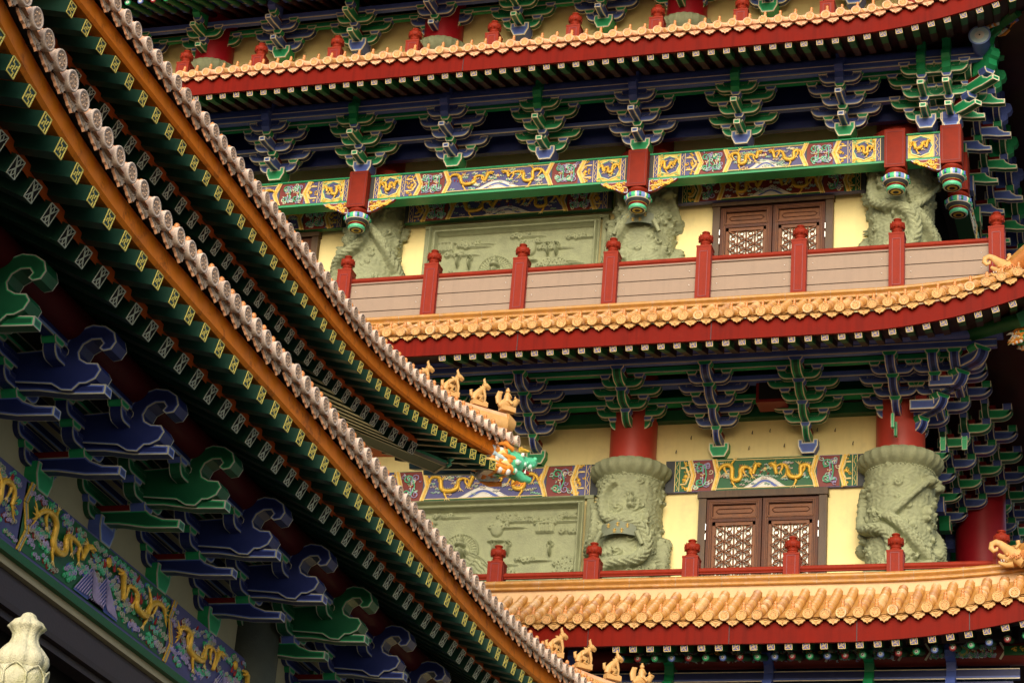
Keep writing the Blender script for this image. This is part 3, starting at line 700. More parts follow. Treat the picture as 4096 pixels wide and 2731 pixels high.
# floors, walls
m = MB(); m.box(-22, -4.85, 35.72, 36.2, 9.0, 16.3, 'wall_yellow'); TH.add('wall', m)
m = MB(); m.box(-22, -4.85, 35.62, 36.2, 16.35, 21.7, 'wall_yellow'); TH.add('wall', m)
m = MB(); m.box(-24, -4.6, 35.18, 36.2, 21.9, 24.4, 'wall_yellow'); TH.add('wall', m)
m = MB(); m.box(-4.75, -4.6, 36.2, 46, -1.6, 27, 'black'); m.box(-22, -4.75, 36.25, 46, -1.6, 27, 'black'); m.box(-22, -4.85, 35.75, 36.2, -1.6, 8.9, 'wall_yellow'); TH.add('core_wall', m)  # black boxes added behind so no sky shows through; yellow wall below
for z in (12.0, 17.0, 22.3):
    m = MB(); m.box(-22, -3.0, 33.8, 36.2, z-.35, z-.18, 'maroon'); m.box(-4.8, -3.0, 36.2, 44, z-.35, z-.18, 'maroon'); TH.add('balcony_floor', m)
# dark soffit rooms behind the bracket rows
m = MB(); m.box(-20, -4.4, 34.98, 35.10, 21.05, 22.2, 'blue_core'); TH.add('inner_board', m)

# carved columns ------------------------------------------------------
def relief_height(U, V, W, Hh, seed, wrap):
    rg = np.random.RandomState(seed); Z = np.zeros(U.shape)
    def dist(cx, cz):
        dx = U-cx
        if wrap: dx = (dx+W/2) % W - W/2
        return dx, V-cz
    for _ in range(int(W*Hh*17)):                     # curled clouds
        cx, cz, r = rg.uniform(0, W), rg.uniform(0, Hh), rg.uniform(.045, .10)
        dx, dz = dist(cx, cz); d = np.sqrt(dx*dx+dz*dz*1.6); k = np.clip(1-(d/r)**2, 0, 1)
        ang = np.arctan2(dz, dx); sw = .62+.38*np.cos(ang*rg.choice([-1, 1])+d/r*8)
        Z = np.maximum(Z, np.sqrt(k)*r*.75*sw)
    for b in range(4):                                # dragon bodies
        n = 140; t = np.linspace(0, 1, n)
        cx0 = W*(b/4)+rg.uniform(-.2, .2); sgn = rg.choice([-1, 1]); zc = Hh*rg.uniform(.40, .60)
        th = t*PI*rg.uniform(2.6, 3.3)+rg.uniform(0, 1)
        px = cx0+sgn*np.sin(th)*W*.105; pz = zc+(t-.5)*Hh*.78*rg.choice([-1, 1])+.10*np.sin(th*2)
        r = (.045+.060*np.sin(PI*np.clip(t*1.1, 0, 1)))
        best = np.full(U.shape, 9.); bs = np.zeros(U.shape); br = np.full(U.shape, .05)
        for i in range(n):
            dx, dz = dist(px[i], pz[i]); d = np.sqrt(dx*dx+dz*dz)
            mk = d < best; best = np.where(mk, d, best); bs = np.where(mk, i, bs); br = np.where(mk, r[i], br)
        k = np.clip(1-(best/br)**2, 0, 1); sc_ = .70+.30*np.abs(np.sin(bs*.8+best*50))
        Z = np.maximum(Z, np.where(k > 0, .07+np.sqrt(k)*br*1.25*sc_, 0))
        hx, hz = px[-1], pz[-1]
        for (ox, oz, rr, am) in ((0, 0, .10, .12), (.09, .02, .06, .11), (-.07, .07, .05, .08), (-.08, -.06, .05, .08), (.12, -.05, .035, .08)):
            dx, dz = dist(hx+ox, hz+oz); k = np.clip(1-(dx*dx+dz*dz)/rr**2, 0, 1); Z = np.maximum(Z, np.sqrt(k)*am*1.5)
        for i in range(10, n, 34):                    # legs and claws
            a = rg.uniform(0, 6.28)
            for q in range(9):
                dx, dz = dist(px[i]+math.cos(a)*.028*q, pz[i]+math.sin(a)*.028*q+.01*q*math.sin(q)); rr = .045-.003*q
                k = np.clip(1-(dx*dx+dz*dz)/rr**2, 0, 1); Z = np.maximum(Z, np.sqrt(k)*.11)
    for _ in range(9):                                # little robed figures
        cx, cz = rg.uniform(0, W), rg.uniform(Hh*.1, Hh*.9)
        for oz, rx, rz, am in ((.11, .030, .036, .11), (.02, .055, .085, .10), (-.08, .065, .05, .085)):
            dx, dz = dist(cx, cz+oz); k = np.clip(1-(dx/rx)**2-(dz/rz)**2, 0, 1); Z = np.maximum(Z, np.sqrt(k)*am*1.35*(.9+.1*np.cos(dx*150)))
    Z += .008*np.sin(U*37+3*np.sin(V*23))*np.sin(V*41+2*np.sin(U*19))
    return Z
def column_mesh(R, z0, z1, seed, mats='stone_green', capital=True, upper=None):
    m = MB(); nu, nv = 300, 210; W = 2*PI*R; Hh = z1-z0
    U, V = np.meshgrid(np.arange(nu)/nu*W, np.linspace(0, Hh, nv), indexing='ij')
    Z = relief_height(U, V, W, Hh, seed, True)
    vs = []
    for i in range(nu):
        a = 2*PI*i/nu; ca, sa = math.cos(a), math.sin(a)
        for j in range(nv): r = R+Z[i, j]; vs.append((r*ca, r*sa, z0+V[i, j]))
    fs = [(i*nv+j, ((i+1) % nu)*nv+j, ((i+1) % nu)*nv+j+1, i*nv+j+1) for i in range(nu) for j in range(nv-1)]
    m.add(vs, fs, mats, True)
    return m
def capital_mesh(R, zb, mats='stone_green'):
    m = MB(); N = 192
    prof = [(R*1.0, zb-.02), (R*1.04, zb+.0), (R*1.10, zb+.02), (R*1.14, zb+.06), (R*1.20, zb+.10), (R*1.24, zb+.17), (R*1.20, zb+.24), (R*1.08, zb+.285), (R*.98, zb+.30), (R*.8, zb+.30)]
    m.lathe(prof, mats, N, mod=lambda q, i: 1+(.045*abs(math.sin(q*12))**.6 if 3 <= i <= 7 else 0)+(.012*math.cos(q*48) if 4 <= i <= 6 else 0), cap=False)
    for k in range(56): a = k*2*PI/56; m.ball((R*1.03*math.cos(a), R*1.03*math.sin(a), zb-.02), .018, mats, 5, 3)
    return m
CY = 35.6
colA = column_mesh(.555, 11.7, 14.74, 3).mesh('carved_column'); colB = column_mesh(.555, 11.7, 14.74, 8).mesh('carved_column')
colC = column_mesh(.56, 17.0, 20.4, 5).mesh('carved_column'); colD = column_mesh(.56, 17.0, 20.4, 12).mesh('carved_column')
cap0 = capital_mesh(.545, 14.70).mesh('capital'); capT = capital_mesh(.42, 23.15).mesh('capital')
for x, me, rz in ((-4.80, colA, .6), (-9.33, colB, 1.9), (-14.46, colA, 3.0)):
    c = TH.add('carved_column', me, (x, CY, 0), rz); link('capital', cap0, c)
    s = MB(); s.lathe([(.40, 14.9), (.40, 17.0)], 'red_column', 40, cap=False); link('column_shaft', s, c)
for x, me, rz in ((-4.80, colD, 1.3), (-9.33, colC, 2.6), (-14.46, colD, 4.1)):
    c = TH.add('carved_column', me, (x, CY, 0), rz)
    s = MB(); s.lathe([(.60, 20.38), (.60, 20.7), (.62, 20.74), (.56, 20.95), (.44, 21.0), (.42, 22.4)], 'red_column', 40, cap=False); link('column_shaft', s, c)
for x in (-18.0, -13.32, -8.64, -4.0):
    s = MB(); s.lathe([(.37, 22.0), (.37, 25.0)], 'red_round', 36, cap=False); c = TH.add('round_column', s, (x, 35.05, 0)); link('capital', capT, c)
s = MB(); s.lathe([(.45, 11), (.45, 16.5)], 'red_round', 30, cap=False); TH.add('round_column', s, (-3.95, 40.0, 0))
c = TH.add('carved_column', colB, (-4.80, 40.1, -2.25), 0.4)
link('capital', cap0, c)
# scroll-shaped plaques hung on two columns, a few gilt strokes of writing on each
def plaque(x, z):
    m = MB(); R = .53+.17
    def P(i, j):
        a = math.radians(-90+(i-6)*4.2); rr = R+.015*math.cos((i-6)*.3); return (rr*math.cos(a), rr*math.sin(a), j*(.22+.0*i)+.03*math.cos((i-6)*.5)*(1 if j else .3)-.0)
    m.grid(lambda i, j: P(i, j), 13, 2, 'stone_plaque', True)
    for sx in (-1, 1):
        a = math.radians(-90+sx*26); m.tube([(R*math.cos(a), R*math.sin(a)-.02, .06), (R*math.cos(a)+sx*.10, R*math.sin(a), -.16)], [.045, .035], 'stone_green', 8)
    for k, (dx, dz) in enumerate(((-.16, .15), (0, .17), (.16, .15), (-.05, .06), (.07, .06))):
        a = math.radians(-90)+dx/R; X, Y = (R+.02)*math.cos(a), (R+.02)*math.sin(a)
        for s0, s1 in (((-.03, .02), (.03, .025)), ((-.03, -.005), (.03, 0)), ((0, .04), (-.005, -.035)), ((-.02, -.03), (.025, -.028))):
            m.tube([(X+s0[0], Y-.004, dz+s0[1]), (X+s1[0], Y-.004, dz+s1[1])], .0035, 'gold', 4)
    TH.add('scroll_plaque', m, (x, CY, z))
plaque(-9.33, 13.55); plaque(-9.33, 19.35)

# carved relief panels ------------------------------------------------
def relief_panel(x0, x1, z0, z1, y, seed, sh=0):
    W, Hh = x1-x0, z1-z0; nu, nv = 420, 190
    U, V = np.meshgrid(np.linspace(0, W, nu), np.linspace(0, Hh, nv), indexing='ij'); Z = np.zeros(U.shape); rg = np.random.RandomState(seed)
    def ell(cx, cz, rx, rz, am, pw=.5, mod=0):
        nonlocal Z
        k = np.clip(1-((U-cx)/rx)**2-((V-cz)/rz)**2, 0, 1); Z = np.maximum(Z, k**pw*am)
    def ring(cx, cz, r, wd, am):
        nonlocal Z
        d = np.sqrt((U-cx)**2+(V-cz)**2); Z = np.maximum(Z, np.clip(1-np.abs(d-r)/wd, 0, 1)**.6*am)
    def halo(cx, cz, r):
        nonlocal Z
        d = np.sqrt((U-cx)**2+(V-cz)**2); a = np.arctan2(V-cz, U-cx)
        Z = np.where(d < r, np.maximum(Z, .018+.010*(np.cos(a*34+d*20) > 0)*(d > r*.55)), Z); ring(cx, cz, r, .018, .04); ring(cx, cz, r*.58, .010, .032)
    def figure(cx, cz, s, big=False):
        halo(cx, cz, .26*s)
        if big:
            d = np.sqrt((U-cx)**2+(V-cz+.55*s)**2)
            nonlocal Z
            a = np.arctan2(V-cz+.55*s, U-cx); Z = np.where(d < .55*s, np.maximum(Z, .02+.012*(np.sin(d*110/s+np.cos(a*16)) > 0)), Z); ring(cx, cz-.55*s, .55*s, .02, .05)
        ell(cx, cz-.52*s, .24*s, .40*s, .10); ell(cx, cz-.75*s, .36*s, .18*s, .12); ell(cx-.2*s, cz-.5*s, .08*s, .25*s, .12); ell(cx+.2*s, cz-.5*s, .08*s, .25*s, .12)
        ell(cx, cz-.03*s, .075*s, .10*s, .12, .8); ell(cx, cz+.09*s, .085*s, .05*s, .10); ell(cx, cz+.15*s, .06*s, .07*s, .09); ell(cx, cz+.22*s, .03*s, .05*s, .07)
        for q in (-1, 1): ell(cx+q*.085*s, cz-.03*s, .02*s, .06*s, .09)
        for q in range(4):
            k = np.exp(-((V-(cz-.35*s-.09*s*q)-.4*(U-cx)**2/s)/(.010))**2)*(np.abs(U-cx) < .18*s); Z = Z+.010*k
    cf = W*.52+sh
    n = int(W*11)
    for i in range(n):                                # banks of cloud
        cx, cz = rg.uniform(.15, W-.1), rg.uniform(.15, Hh-.12)
        if abs(cx-cf) < .35: continue
        for q in range(5): 
            xx, zz, r = cx+(q-2)*.07, cz+.02*math.sin(q*2), rg.uniform(.035, .06)
            d = np.sqrt((U-xx)**2+(V-zz)**2); k = np.clip(1-(d/r)**2, 0, 1); Z = np.maximum(Z, k**.4*.045*(.8+.2*np.cos(d/r*7)))
        ell(cx+.2, cz-.03, .32, .016, .03)
    for i in range(7):                                # pavilions
        cx = rg.uniform(.2, W-.3)
        if abs(cx-cf) < .5: continue
        cz = Hh-rg.uniform(.25, .7)
        Z = np.where((np.abs(U-cx) < .16) & (np.abs(V-cz) < .07), np.maximum(Z, .03+.01*(np.cos(U*90) > 0)), Z); ell(cx, cz+.09, .22, .03, .05)
    for i in range(14):
        cx = rg.uniform(.2, W-.2)
        if abs(cx-cf) < .35: continue
        cz = rg.uniform(Hh*.35, Hh*.8); ell(cx, cz, .03, .10, .07); ell(cx, cz+.12, .022, .028, .08); ring(cx, cz+.12, .055, .010, .03)
    figure(cf, Hh*.62, 1.0*min(1.2, Hh/1.6), True); figure(cf-.78, Hh*.42, .62); figure(cf+.72, Hh*.46, .62)
    Z = Z*2.3; Z += .004*rg.rand(*Z.shape)
    # canopy held over the right-hand figure
    ell(cf+.62, Hh*.80, .12, .16, .08, .3); ell(cf+.62, Hh*.70, .17, .04, .10)
    Z = np.where((np.abs(U-cf-.60) < .010) & (V < Hh*.7) & (V > Hh*.2), np.maximum(Z, .09), Z)
    # frame
    e = np.minimum(np.minimum(U, W-U), np.minimum(V, Hh-V)); Z = np.where(e < .13, .13+.05*np.cos(e/.13*PI*2.5), Z); Z = np.where((e >= .13) & (e < .16), 0, Z)
    m = MB(); m.add([(x0+U[i, j], y-Z[i, j], z0+V[i, j]) for i in range(nu) for j in range(nv)], [(i*nv+j, (i+1)*nv+j, (i+1)*nv+j+1, i*nv+j+1) for i in range(nu-1) for j in range(nv-1)], 'stone_green', True)
    m.box(x0-.12, x0, y-.05, y+.1, z0, z1, 'stone_green'); m.box(x1, x1+.12, y-.05, y+.1, z0, z1, 'stone_green'); m.box(x0-.12, x1+.12, y-.07, y+.1, z1, z1+.06, 'stone_green')
    return m
TH.add('relief_panel', relief_panel(-13.72, -10.10, 12.15, 14.50, 35.70, 4, -.45))
TH.add('relief_panel', relief_panel(-13.35, -10.12, 17.35, 19.86, 35.60, 9, -.40))

# painted beams -------------------------------------------------------
def beams(x0, x1, z0, z1, y, dep, **k):
    B, D = painted_beam(x0, x1, z0, z1, y, dep, **k); b = TH.add('painted_beam', B)
    for d in D: link('gold_dragon', d, b)
R_ = random.Random
beams(-8.75, -5.35, 14.55, 15.12, 35.64, .1, medal=False, rng=R_(2), centre='panel_green', cap='panel_green', under='panel_blue', capL=.16, capR=.16)
beams(-13.95, -9.90, 14.55, 15.12, 35.64, .1, medal=False, rng=R_(3), capL=.10, capR=.16)
beams(-19.2, -15.0, 14.55, 15.12, 35.64, .1, medal=False, rng=R_(4))
BY = 34.65
beams(-9.08, -4.95, 20.07, 20.53, BY, .26, rng=R_(5)); beams(-14.28, -9.43, 20.07, 20.53, BY, .26, rng=R_(6)); beams(-19.4, -14.63, 20.07, 20.53, BY, .26, rng=R_(7))
m = MB()
m.box(-20, -3.9, BY-.012, BY+.27, 20.03, 20.07, 'green'); m.box(-20, -3.9, BY-.02, BY+.27, 20.53, 20.56, 'green'); TH.add('beam_moulding', m)
beams(-8.72, -5.40, 19.95, 20.42, 35.40, .1, medal=False, rng=R_(8), centre='panel_maroon', cap='panel_green', under='panel_blue')
beams(-13.85, -9.93, 19.95, 20.42, 35.40, .1, medal=False, rng=R_(9)); beams(-19, -15, 19.95, 20.42, 35.40, .1, medal=False, rng=R_(10))
# short corner bay beam with a medallion
def medallion(x0, x1, z0, z1, y, T=None):
    B = MB(T); rng = R_(4); B.box(x0, x1, y, y+.26, z0, z1, 'panel_green'); yy = y-.004
    plane_poly(B, [(x0, z0+.01), (x1, z0+.01), (x1, z1-.01), (x0, z1-.01)], yy, 'panel_blue')
    a, b = x0+.03, x0+.46; cx, cz = (a+b)/2, (z0+z1)/2
    plane_poly(B, [(a, z0+.01), (b, z0+.01), (b, z1-.01), (a, z1-.01)], yy-.002, 'yellow_line')
    r = .19
    B.lathe([(r*1.10, 0, 'gold'), (r*1.08, .014, 'gold_light'), (r*.98, .014, 'mint'), (r*.92, .006, 'panel_blue'), (.0001, .006)], 'gold', 24, Matrix.Translation((cx, yy-.002, cz)) @ Matrix.Rotation(PI/2, 4, 'X'), mod=lambda q, i: 1+.06*math.cos(8*q), cap=False, smooth=False)
    dragon(B, cx, cz, r*1.7, r*1.65, 1, yy-.014, rng, r*.15)
    N = 12; B.tube([(b+.055+.018*math.sin(i*1.5), yy-.006, z0+.03+(z1-z0-.06)*i/N) for i in range(N+1)], .007, 'gold_light', 4)
    seg(B, (b+.01, z0+.01), (b+.01, z1-.01), .012, yy, .008, 'gold_light'); seg(B, (b+.10, z0+.01), (b+.10, z1-.01), .010, yy, .008, 'line')
    return B
TH.add('painted_beam', medallion(-4.60, -3.99, 20.07, 20.53, BY))
# the beam turning the corner and running back along the side
B, D = painted_beam(35.1, 39.4, 20.07, 20.53, 3.78, .26, rng=R_(12)); B2 = MB(TS); B2.v = [tuple(TS @ Vector(v)) for v in B.v]; B2.f, B2.mi, B2.sm, B2.mats = B.f, B.mi, B.sm, B.mats; B2.T = None
TH.add('painted_beam', B2)

# hanging posts with lotus-bud ends
def hanging_post():
    m = MB(); h = .175
    m.box(-h, h, -h, h, 19.85, 20.58, 'post_red')
    for sx, sy in ((0, -1),):
        for a, b in (((-h*.8, 19.9), (h*.8, 19.9)), ((h*.8, 19.9), (h*.8, 20.53)), ((h*.8, 20.53), (-h*.8, 20.53)), ((-h*.8, 20.53), (-h*.8, 19.9))): seg(m, a, b, .008, -h, .006, 'dark_red')
    m2 = MB()
    q = lambda j, n: ('green_light' if (j*8//n) % 2 else 'blue_light') if (j % (n//8)) != 0 else 'line'
    m2.lathe([(.10, 0), (.16, -.01), (.185, -.04), (.17, -.075), (.13, -.095), (.15, -.11, 'line'), (.185, -.118, q), (.225, -.15, q), (.235, -.19, q), (.215, -.235, 'line'), (.205, -.245, 'dark_slate'), (.165, -.30, 'gold'), (.16, -.305, 'dark_red'), (.125, -.33, 'dark_red'),
              (.14, -.335, 'mint'), (.158, -.355, 'mint'), (.158, -.385, 'mint'), (.14, -.405, 'line'), (.12, -.408, 'maroon'), (.09, -.41, 'gold'), (.05, -.412, 'maroon'), (.001, -.413)], 'post_red', 48, Matrix.Translation((0, 0, 19.86)), cap=False)
    for k in range(8):
        a = (k+.5)*2*PI/8
        for r0_, z_ in ((.232, -.17), (.232, -.205)): m2.ball((r0_*math.cos(a), r0_*math.sin(a), 19.86+z_), .022, 'green' if k % 2 == 0 else 'blue', 6, 4)
    return m, m2
hp, hb = hanging_post(); hpm, hbm = hp.mesh('hanging_post'), hb.mesh('lotus_bud')
for x, y in ((-14.46, BY), (-9.25, BY), (-4.77, BY), (-3.83, BY), (-3.83, 35.6), (-3.83, 40.1)):
    p = TH.add('hanging_post', hpm, (x, y, 0)); link('lotus_bud', hbm, p)
# gilded openwork corner brackets
def fretwork(sx, L=.52):
    m = MB(); rng = R_(5)
    poly = [(0, 20.03), (L, 20.03), (L*.9, 19.98), (L*.72, 19.95), (L*.5, 19.90), (L*.3, 19.83), (.06, 19.80), (0, 19.80)]
    poly = [(sx*(a+.18), b) for a, b in poly]
    m.prism(poly, -.03, .03, FX, [(.010, 'panel_blue'), (.010, 'white')], 'dark_red', 'flame')
    for k in range(20):
        t = rng.random(); px = .2+t*L*.82; zz = 20.0-rng.random()*(.17*(1-t)+.03)
        spiral(m, sx*px, zz, .035, .9, rng.uniform(0, 6), rng.choice((-1, 1)), -.035, .012, 'gold')
    m.tube([(sx*(.2+L*.85*i/8), -.038, 19.99-.10*(1-i/8)+.02*math.sin(i*2)) for i in range(9)], .014, 'gold_light', 4)
    return m
fR, fL = fretwork(1).mesh('openwork_bracket'), fretwork(-1).mesh('openwork_bracket')
for x, s in ((-14.46, 1), (-9.25, 1)): TH.add('openwork_bracket', fR, (x, BY, 0))
for x in (-14.46, -9.25, -3.83): TH.add('openwork_bracket', fL, (x, BY, 0))

# tie beams above the brackets ----------------------------------------
def tie(x0, x1, y, z, h, c, name='tie_beam', T=None, dep=.10, dark=False):
    m = MB(T); k = COL[c]
    if dark: k = dict(k, face=k['core'], light=k['face'])  # core colour as face paints in the shadow under the lowest eave
    m.box(x0, x1, y-dep/2, y+dep/2, z, z+h, k['face'])
    m.box(x0, x1, y-dep/2-.004, y-dep/2+.01, z, z+.016, 'line')
    if h > .12: m.box(x0, x1, y-dep/2-.004, y-dep/2+.01, z+h-.014, z+h, 'line')
    m.box(x0, x1, y-dep/2-.002, y-dep/2+.01, z+.014, z+.014+h*.2, k['light'])
    return TH.add(name, m)
d_, h_ = MID['d'], MID['h']
zb = 20.56
tie(-20, -3.2, BY-2*d_, zb+.2+3*h_-.03, .13, 'b'); tie(-20, -3.3, BY-d_, zb+.2+3*h_+.02, .08, 'g'); 
tie(-20, -3.5, BY, zb+.2+3*h_-.30, .09, 'b', dep=.10)
m = MB(); m.tube([(-20, BY-2*d_+.16, zb+.2+3*h_+.20), (-3.05, BY-2*d_+.16, zb+.2+3*h_+.20)], .15, 'blue', 20)
def eye_end(m, c, ax, r):
    Q = Matrix.Translation(c) @ (Matrix.Rotation(PI/2, 4, 'Y') if ax == 'x' else Matrix.Rotation(PI/2, 4, 'X'))
    m.lathe([(r*1.03, -.02, 'blue'), (r*1.03, .004, 'blue_light'), (r*.88, .006, 'sky_pale'), (r*.45, .008, 'white'), (r*.2, .010, 'white'), (r*.08, .011, 'black'), (.001, .012)], 'blue', 24, Q, cap=False)
eye_end(m, (-3.05, BY-2*d_+.16, zb+.2+3*h_+.20), 'x', .15); TH.add('purlin', m)
m = MB(); m.tube([(-3.24, 33.55, 21.68), (-3.24, 42, 21.68)], .15, 'blue', 20); eye_end(m, (-3.24, 33.53, 21.70), 'y', .18); TH.add('purlin', m)
# sets of the middle storey
xs_mid = [-17.85, -16.16, -14.46, -12.72, -10.99, -9.25, -7.44, -5.64]
cs = ['g', 'b', 'g', 'b', 'g', 'b', 'g', 'b']
for x, c in zip(xs_mid, cs): get_set('mid', c, TH, (x, BY+.05, 20.58))
for rz in (0, PI/2): get_set('mid', 'g', TH, (-3.83, BY, 20.58), rz)
get_set('midx', 'g', TH, (-3.83, BY, 20.58), PI/4)
get_set('mid', 'g', TH, (-4.25, BY, 20.58))
for k in range(7): get_set('mid', 'bg'[k % 2], TH, (-3.83, 35.75+1.15*k, 20.58), PI/2)
# lower (bracket row under the middle eave)
LY = 35.70; d2, h2 = LOW['d'], LOW['h']; zl = 15.14
xs_low = [-17.9, -16.2, -14.46, -12.75, -11.04, -9.33, -7.84, -6.33]
for x, c in zip(xs_low, ['g', 'b', 'g', 'g', 'b', 'g', 'b', 'g']): get_set('lowc' if x in (-14.46, -9.33) else 'low', c, TH, (x, LY, zl))
get_set('lowc', 'b', TH, (-4.80, LY, zl))
get_set('lowd1', 'b', TH, (-4.80+.68, LY, zl)); get_set('lowd2', 'b', TH, (-4.80+1.03, LY, zl))
get_set('lowx', 'b', TH, (-4.80, LY, zl), PI/4)
get_set('lowc', 'b', TH, (-4.80, LY, zl), PI/2); get_set('lowd1', 'b', TH, (-4.80, LY-.68, zl), PI/2); get_set('lowd2', 'b', TH, (-4.80, LY-1.03, zl), PI/2)
for k in range(9): get_set('low', 'gb'[k % 2], TH, (-4.55, 36.65+.92*k, zl), PI/2)
z4 = zl+.2+4*h2-.02
tie(-20, -3.1, LY-4*d2, z4+.02, .13, 'b'); tie(-20, -3.4, LY-3*d2, z4+.02, .10, 'g'); tie(-20, -3.7, LY-2*d2, z4-.08, .10, 'b', dep=.2); tie(-20, -4.0, LY-d2, z4-.02-h2, .10, 'g', dep=.2)
m = MB(); m.tube([(-20, LY-4*d2, z4+.30), (-3.0, LY-4*d2, z4+.30)], .14, 'blue', 16); TH.add('purlin', m)
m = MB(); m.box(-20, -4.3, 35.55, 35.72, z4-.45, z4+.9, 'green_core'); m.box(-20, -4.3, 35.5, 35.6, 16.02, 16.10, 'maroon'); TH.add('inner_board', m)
m = MB(); m.box(-7.12, -6.62, 35.0, 35.4, 15.85, 16.25, 'dark_red'); m.box(-7.07, -6.67, 34.99, 35.0, 15.9, 16.2, 'black'); TH.add('lamp_housing', m)
m = MB(); m.box(-11.9, -11.4, 35.0, 35.4, 15.85, 16.25, 'dark_red'); m.box(-11.85, -11.45, 34.99, 35.0, 15.9, 16.2, 'black'); TH.add('lamp_housing', m)
# top storey sets
TY, zt = 34.95, 23.42
for i, x in enumerate([-19.6, -18.05, -16.5, -14.95, -13.35, -11.75, -10.15, -8.64, -7.1, -5.55, -4.0]):
    get_set('top', 'gb'[(i+1) % 2], TH, (x, TY, zt))
for rz in (PI/4, PI/2): get_set('top', 'g', TH, (-4.0, TY, zt), rz)
for y in (36.5, 38, 39.5): get_set('top', 'b', TH, (-4.0, y, zt), PI/2)
zz = zt+.2+2*h_
tie(-24, -3.3, TY-d_, zz-.02, .12, 'b'); tie(-24, -3.5, TY, zz-.04, .10, 'g')
tie(-24, -3.0, TY-2*d_, zz+.2, .13, 'b')
m = MB(); m.box(-24, -3.2, TY-d_*2-.05, TY-d_*2+.3, zz+.34, zz+.68, 'panel_blue'); rng = R_(3); x = -20.5
while x < -3.5:
    plane_poly(m, [(x, zz+.35), (x+.95, zz+.35), (x+.95, zz+.67), (x, zz+.67)], TY-d_*2-.056, 'panel_maroon' if int(x*2) % 2 else 'panel_blue')
    scrollwork(m, x+.1, x+.85, zz+.36, zz+.66, TY-d_*2-.06, rng, .012, ('mint', 'lilac', 'gold')); m.lathe([(.12, 0, 'gold'), (.08, .01, 'panel_maroon'), (.05, .015, 'gold'), (.001, .02)], 'gold', 12, Matrix.Translation((x+.48, TY-d_*2-.06, zz+.51)) @ Matrix.Rotation(PI/2, 4, 'X'), cap=False)
    x += 1.55
TH.add('painted_beam', m)
# underside of the top roof with its round rafters
m = MB(); m.add([(-26, 32.9, 24.05), (-.8, 32.9, 24.05), (-.8, 37, 25.6), (-26, 37, 25.6)], [(0, 1, 2, 3)], 'maroon')
m.add([(-.8, 32.9, 24.05), (-.8, 46, 24.05), (-4.5, 46, 25.6), (-4.5, 36.5, 25.6)], [(0, 1, 2, 3)], 'maroon')
m.box(-26, -.6, 32.75, 32.9, 24.05, 24.6, 'red_paint'); m.add([(-26, 32.6, 24.6), (-.5, 32.6, 24.6), (-6, 38, 28), (-26, 38, 28)], [(0, 1, 2, 3)], 'tile'); 
m.add([(-.5, 32.6, 24.6), (-.5, 46, 24.6), (-6, 46, 28), (-6, 38, 28)], [(0, 1, 2, 3)], 'tile')
top_roof = TH.add('upper_roof', m)
rm = {}
for key, (c1, c2) in {'g': ('green', 'green_light'), 'b': ('blue', 'blue_light'), 'r': ('dark_red', 'red_round')}.items():
    m = MB(); rr = .055; m.tube([(0, 0, 0), (0, .9, .34)], rr, 'rafter_green2', 10); m.tube([(0, .9, .34), (0, 2.4, .91)], rr, 'maroon', 10)
    m.lathe([(rr*1.06, -.02, c1), (rr*1.06, .004, c1), (rr*.82, .006, c2), (rr*.55, .008, 'white'), (rr*.5, .009, 'white'), (rr*.16, .010, 'black'), (.0005, .011, 'black')], c1, 14, Matrix.Rotation(PI/2, 4, 'X'), cap=False)
    rm[key] = m.mesh('round_rafter')
x = -20.3; k = 0
while x < -1.5 and k < 72: link('round_rafter', rm['brg'[k % 3]], top_roof, (x-TH.base.x*0, 33.15, 23.86)); x += .262; k += 1

# lowest row of brackets, cut by the bottom of the picture
m = MB(); m.tube([(-15, 34.0, 11.10), (-2.6, 34.0, 11.10)], .17, 'panel_maroon', 20)
TH.add('painted_purlin', m)
m = MB(); rng = R_(8); x = -8.6
while x < -2.7:
    scrollwork(m, x, x+.95, 10.98, 11.22, 33.84, rng, .012, ('mint', 'lilac', 'sky_pale'))
    m.lathe([(.10, 0, 'yellow_line'), (.07, .012, 'yellow_line'), (.045, .016, 'mint'), (.001, .02)], 'gold', 12, Matrix.Translation((x+.48, 33.83, 11.10)) @ Matrix.Rotation(PI/2, 4, 'X'), cap=False, mod=lambda q, i: 1+.12*math.cos(9*q))
    for e in (x+1.02, x+1.42): seg(m, (e, 10.97), (e+.08, 11.1), .03, 33.84, .015, 'line'); seg(m, (e+.08, 11.1), (e, 11.23), .03, 33.84, .015, 'line')
    m.box(x+1.08, x+1.40, 33.82, 33.86, 11.03, 11.17, 'panel_green'); fret(m, x+1.12, x+1.38, 11.05, 11.15, 33.82, rng, 4)
    x += 1.5
TH.add('purlin_painting', m)
for i, x in enumerate([-9.6, -8.1, -6.55, -5.02, -3.80]): get_set('mid', 'bg'[i % 2], TH, (x, 34.62, 9.62))
zlb = 9.62
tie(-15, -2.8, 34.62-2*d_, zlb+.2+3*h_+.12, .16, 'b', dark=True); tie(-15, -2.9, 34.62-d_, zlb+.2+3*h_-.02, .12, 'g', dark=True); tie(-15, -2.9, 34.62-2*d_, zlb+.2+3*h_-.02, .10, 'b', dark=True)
m = MB(); m.box(-15, -3, 34.6, 34.8, 9, 11.2, 'blue_core'); TH.add('inner_board', m)

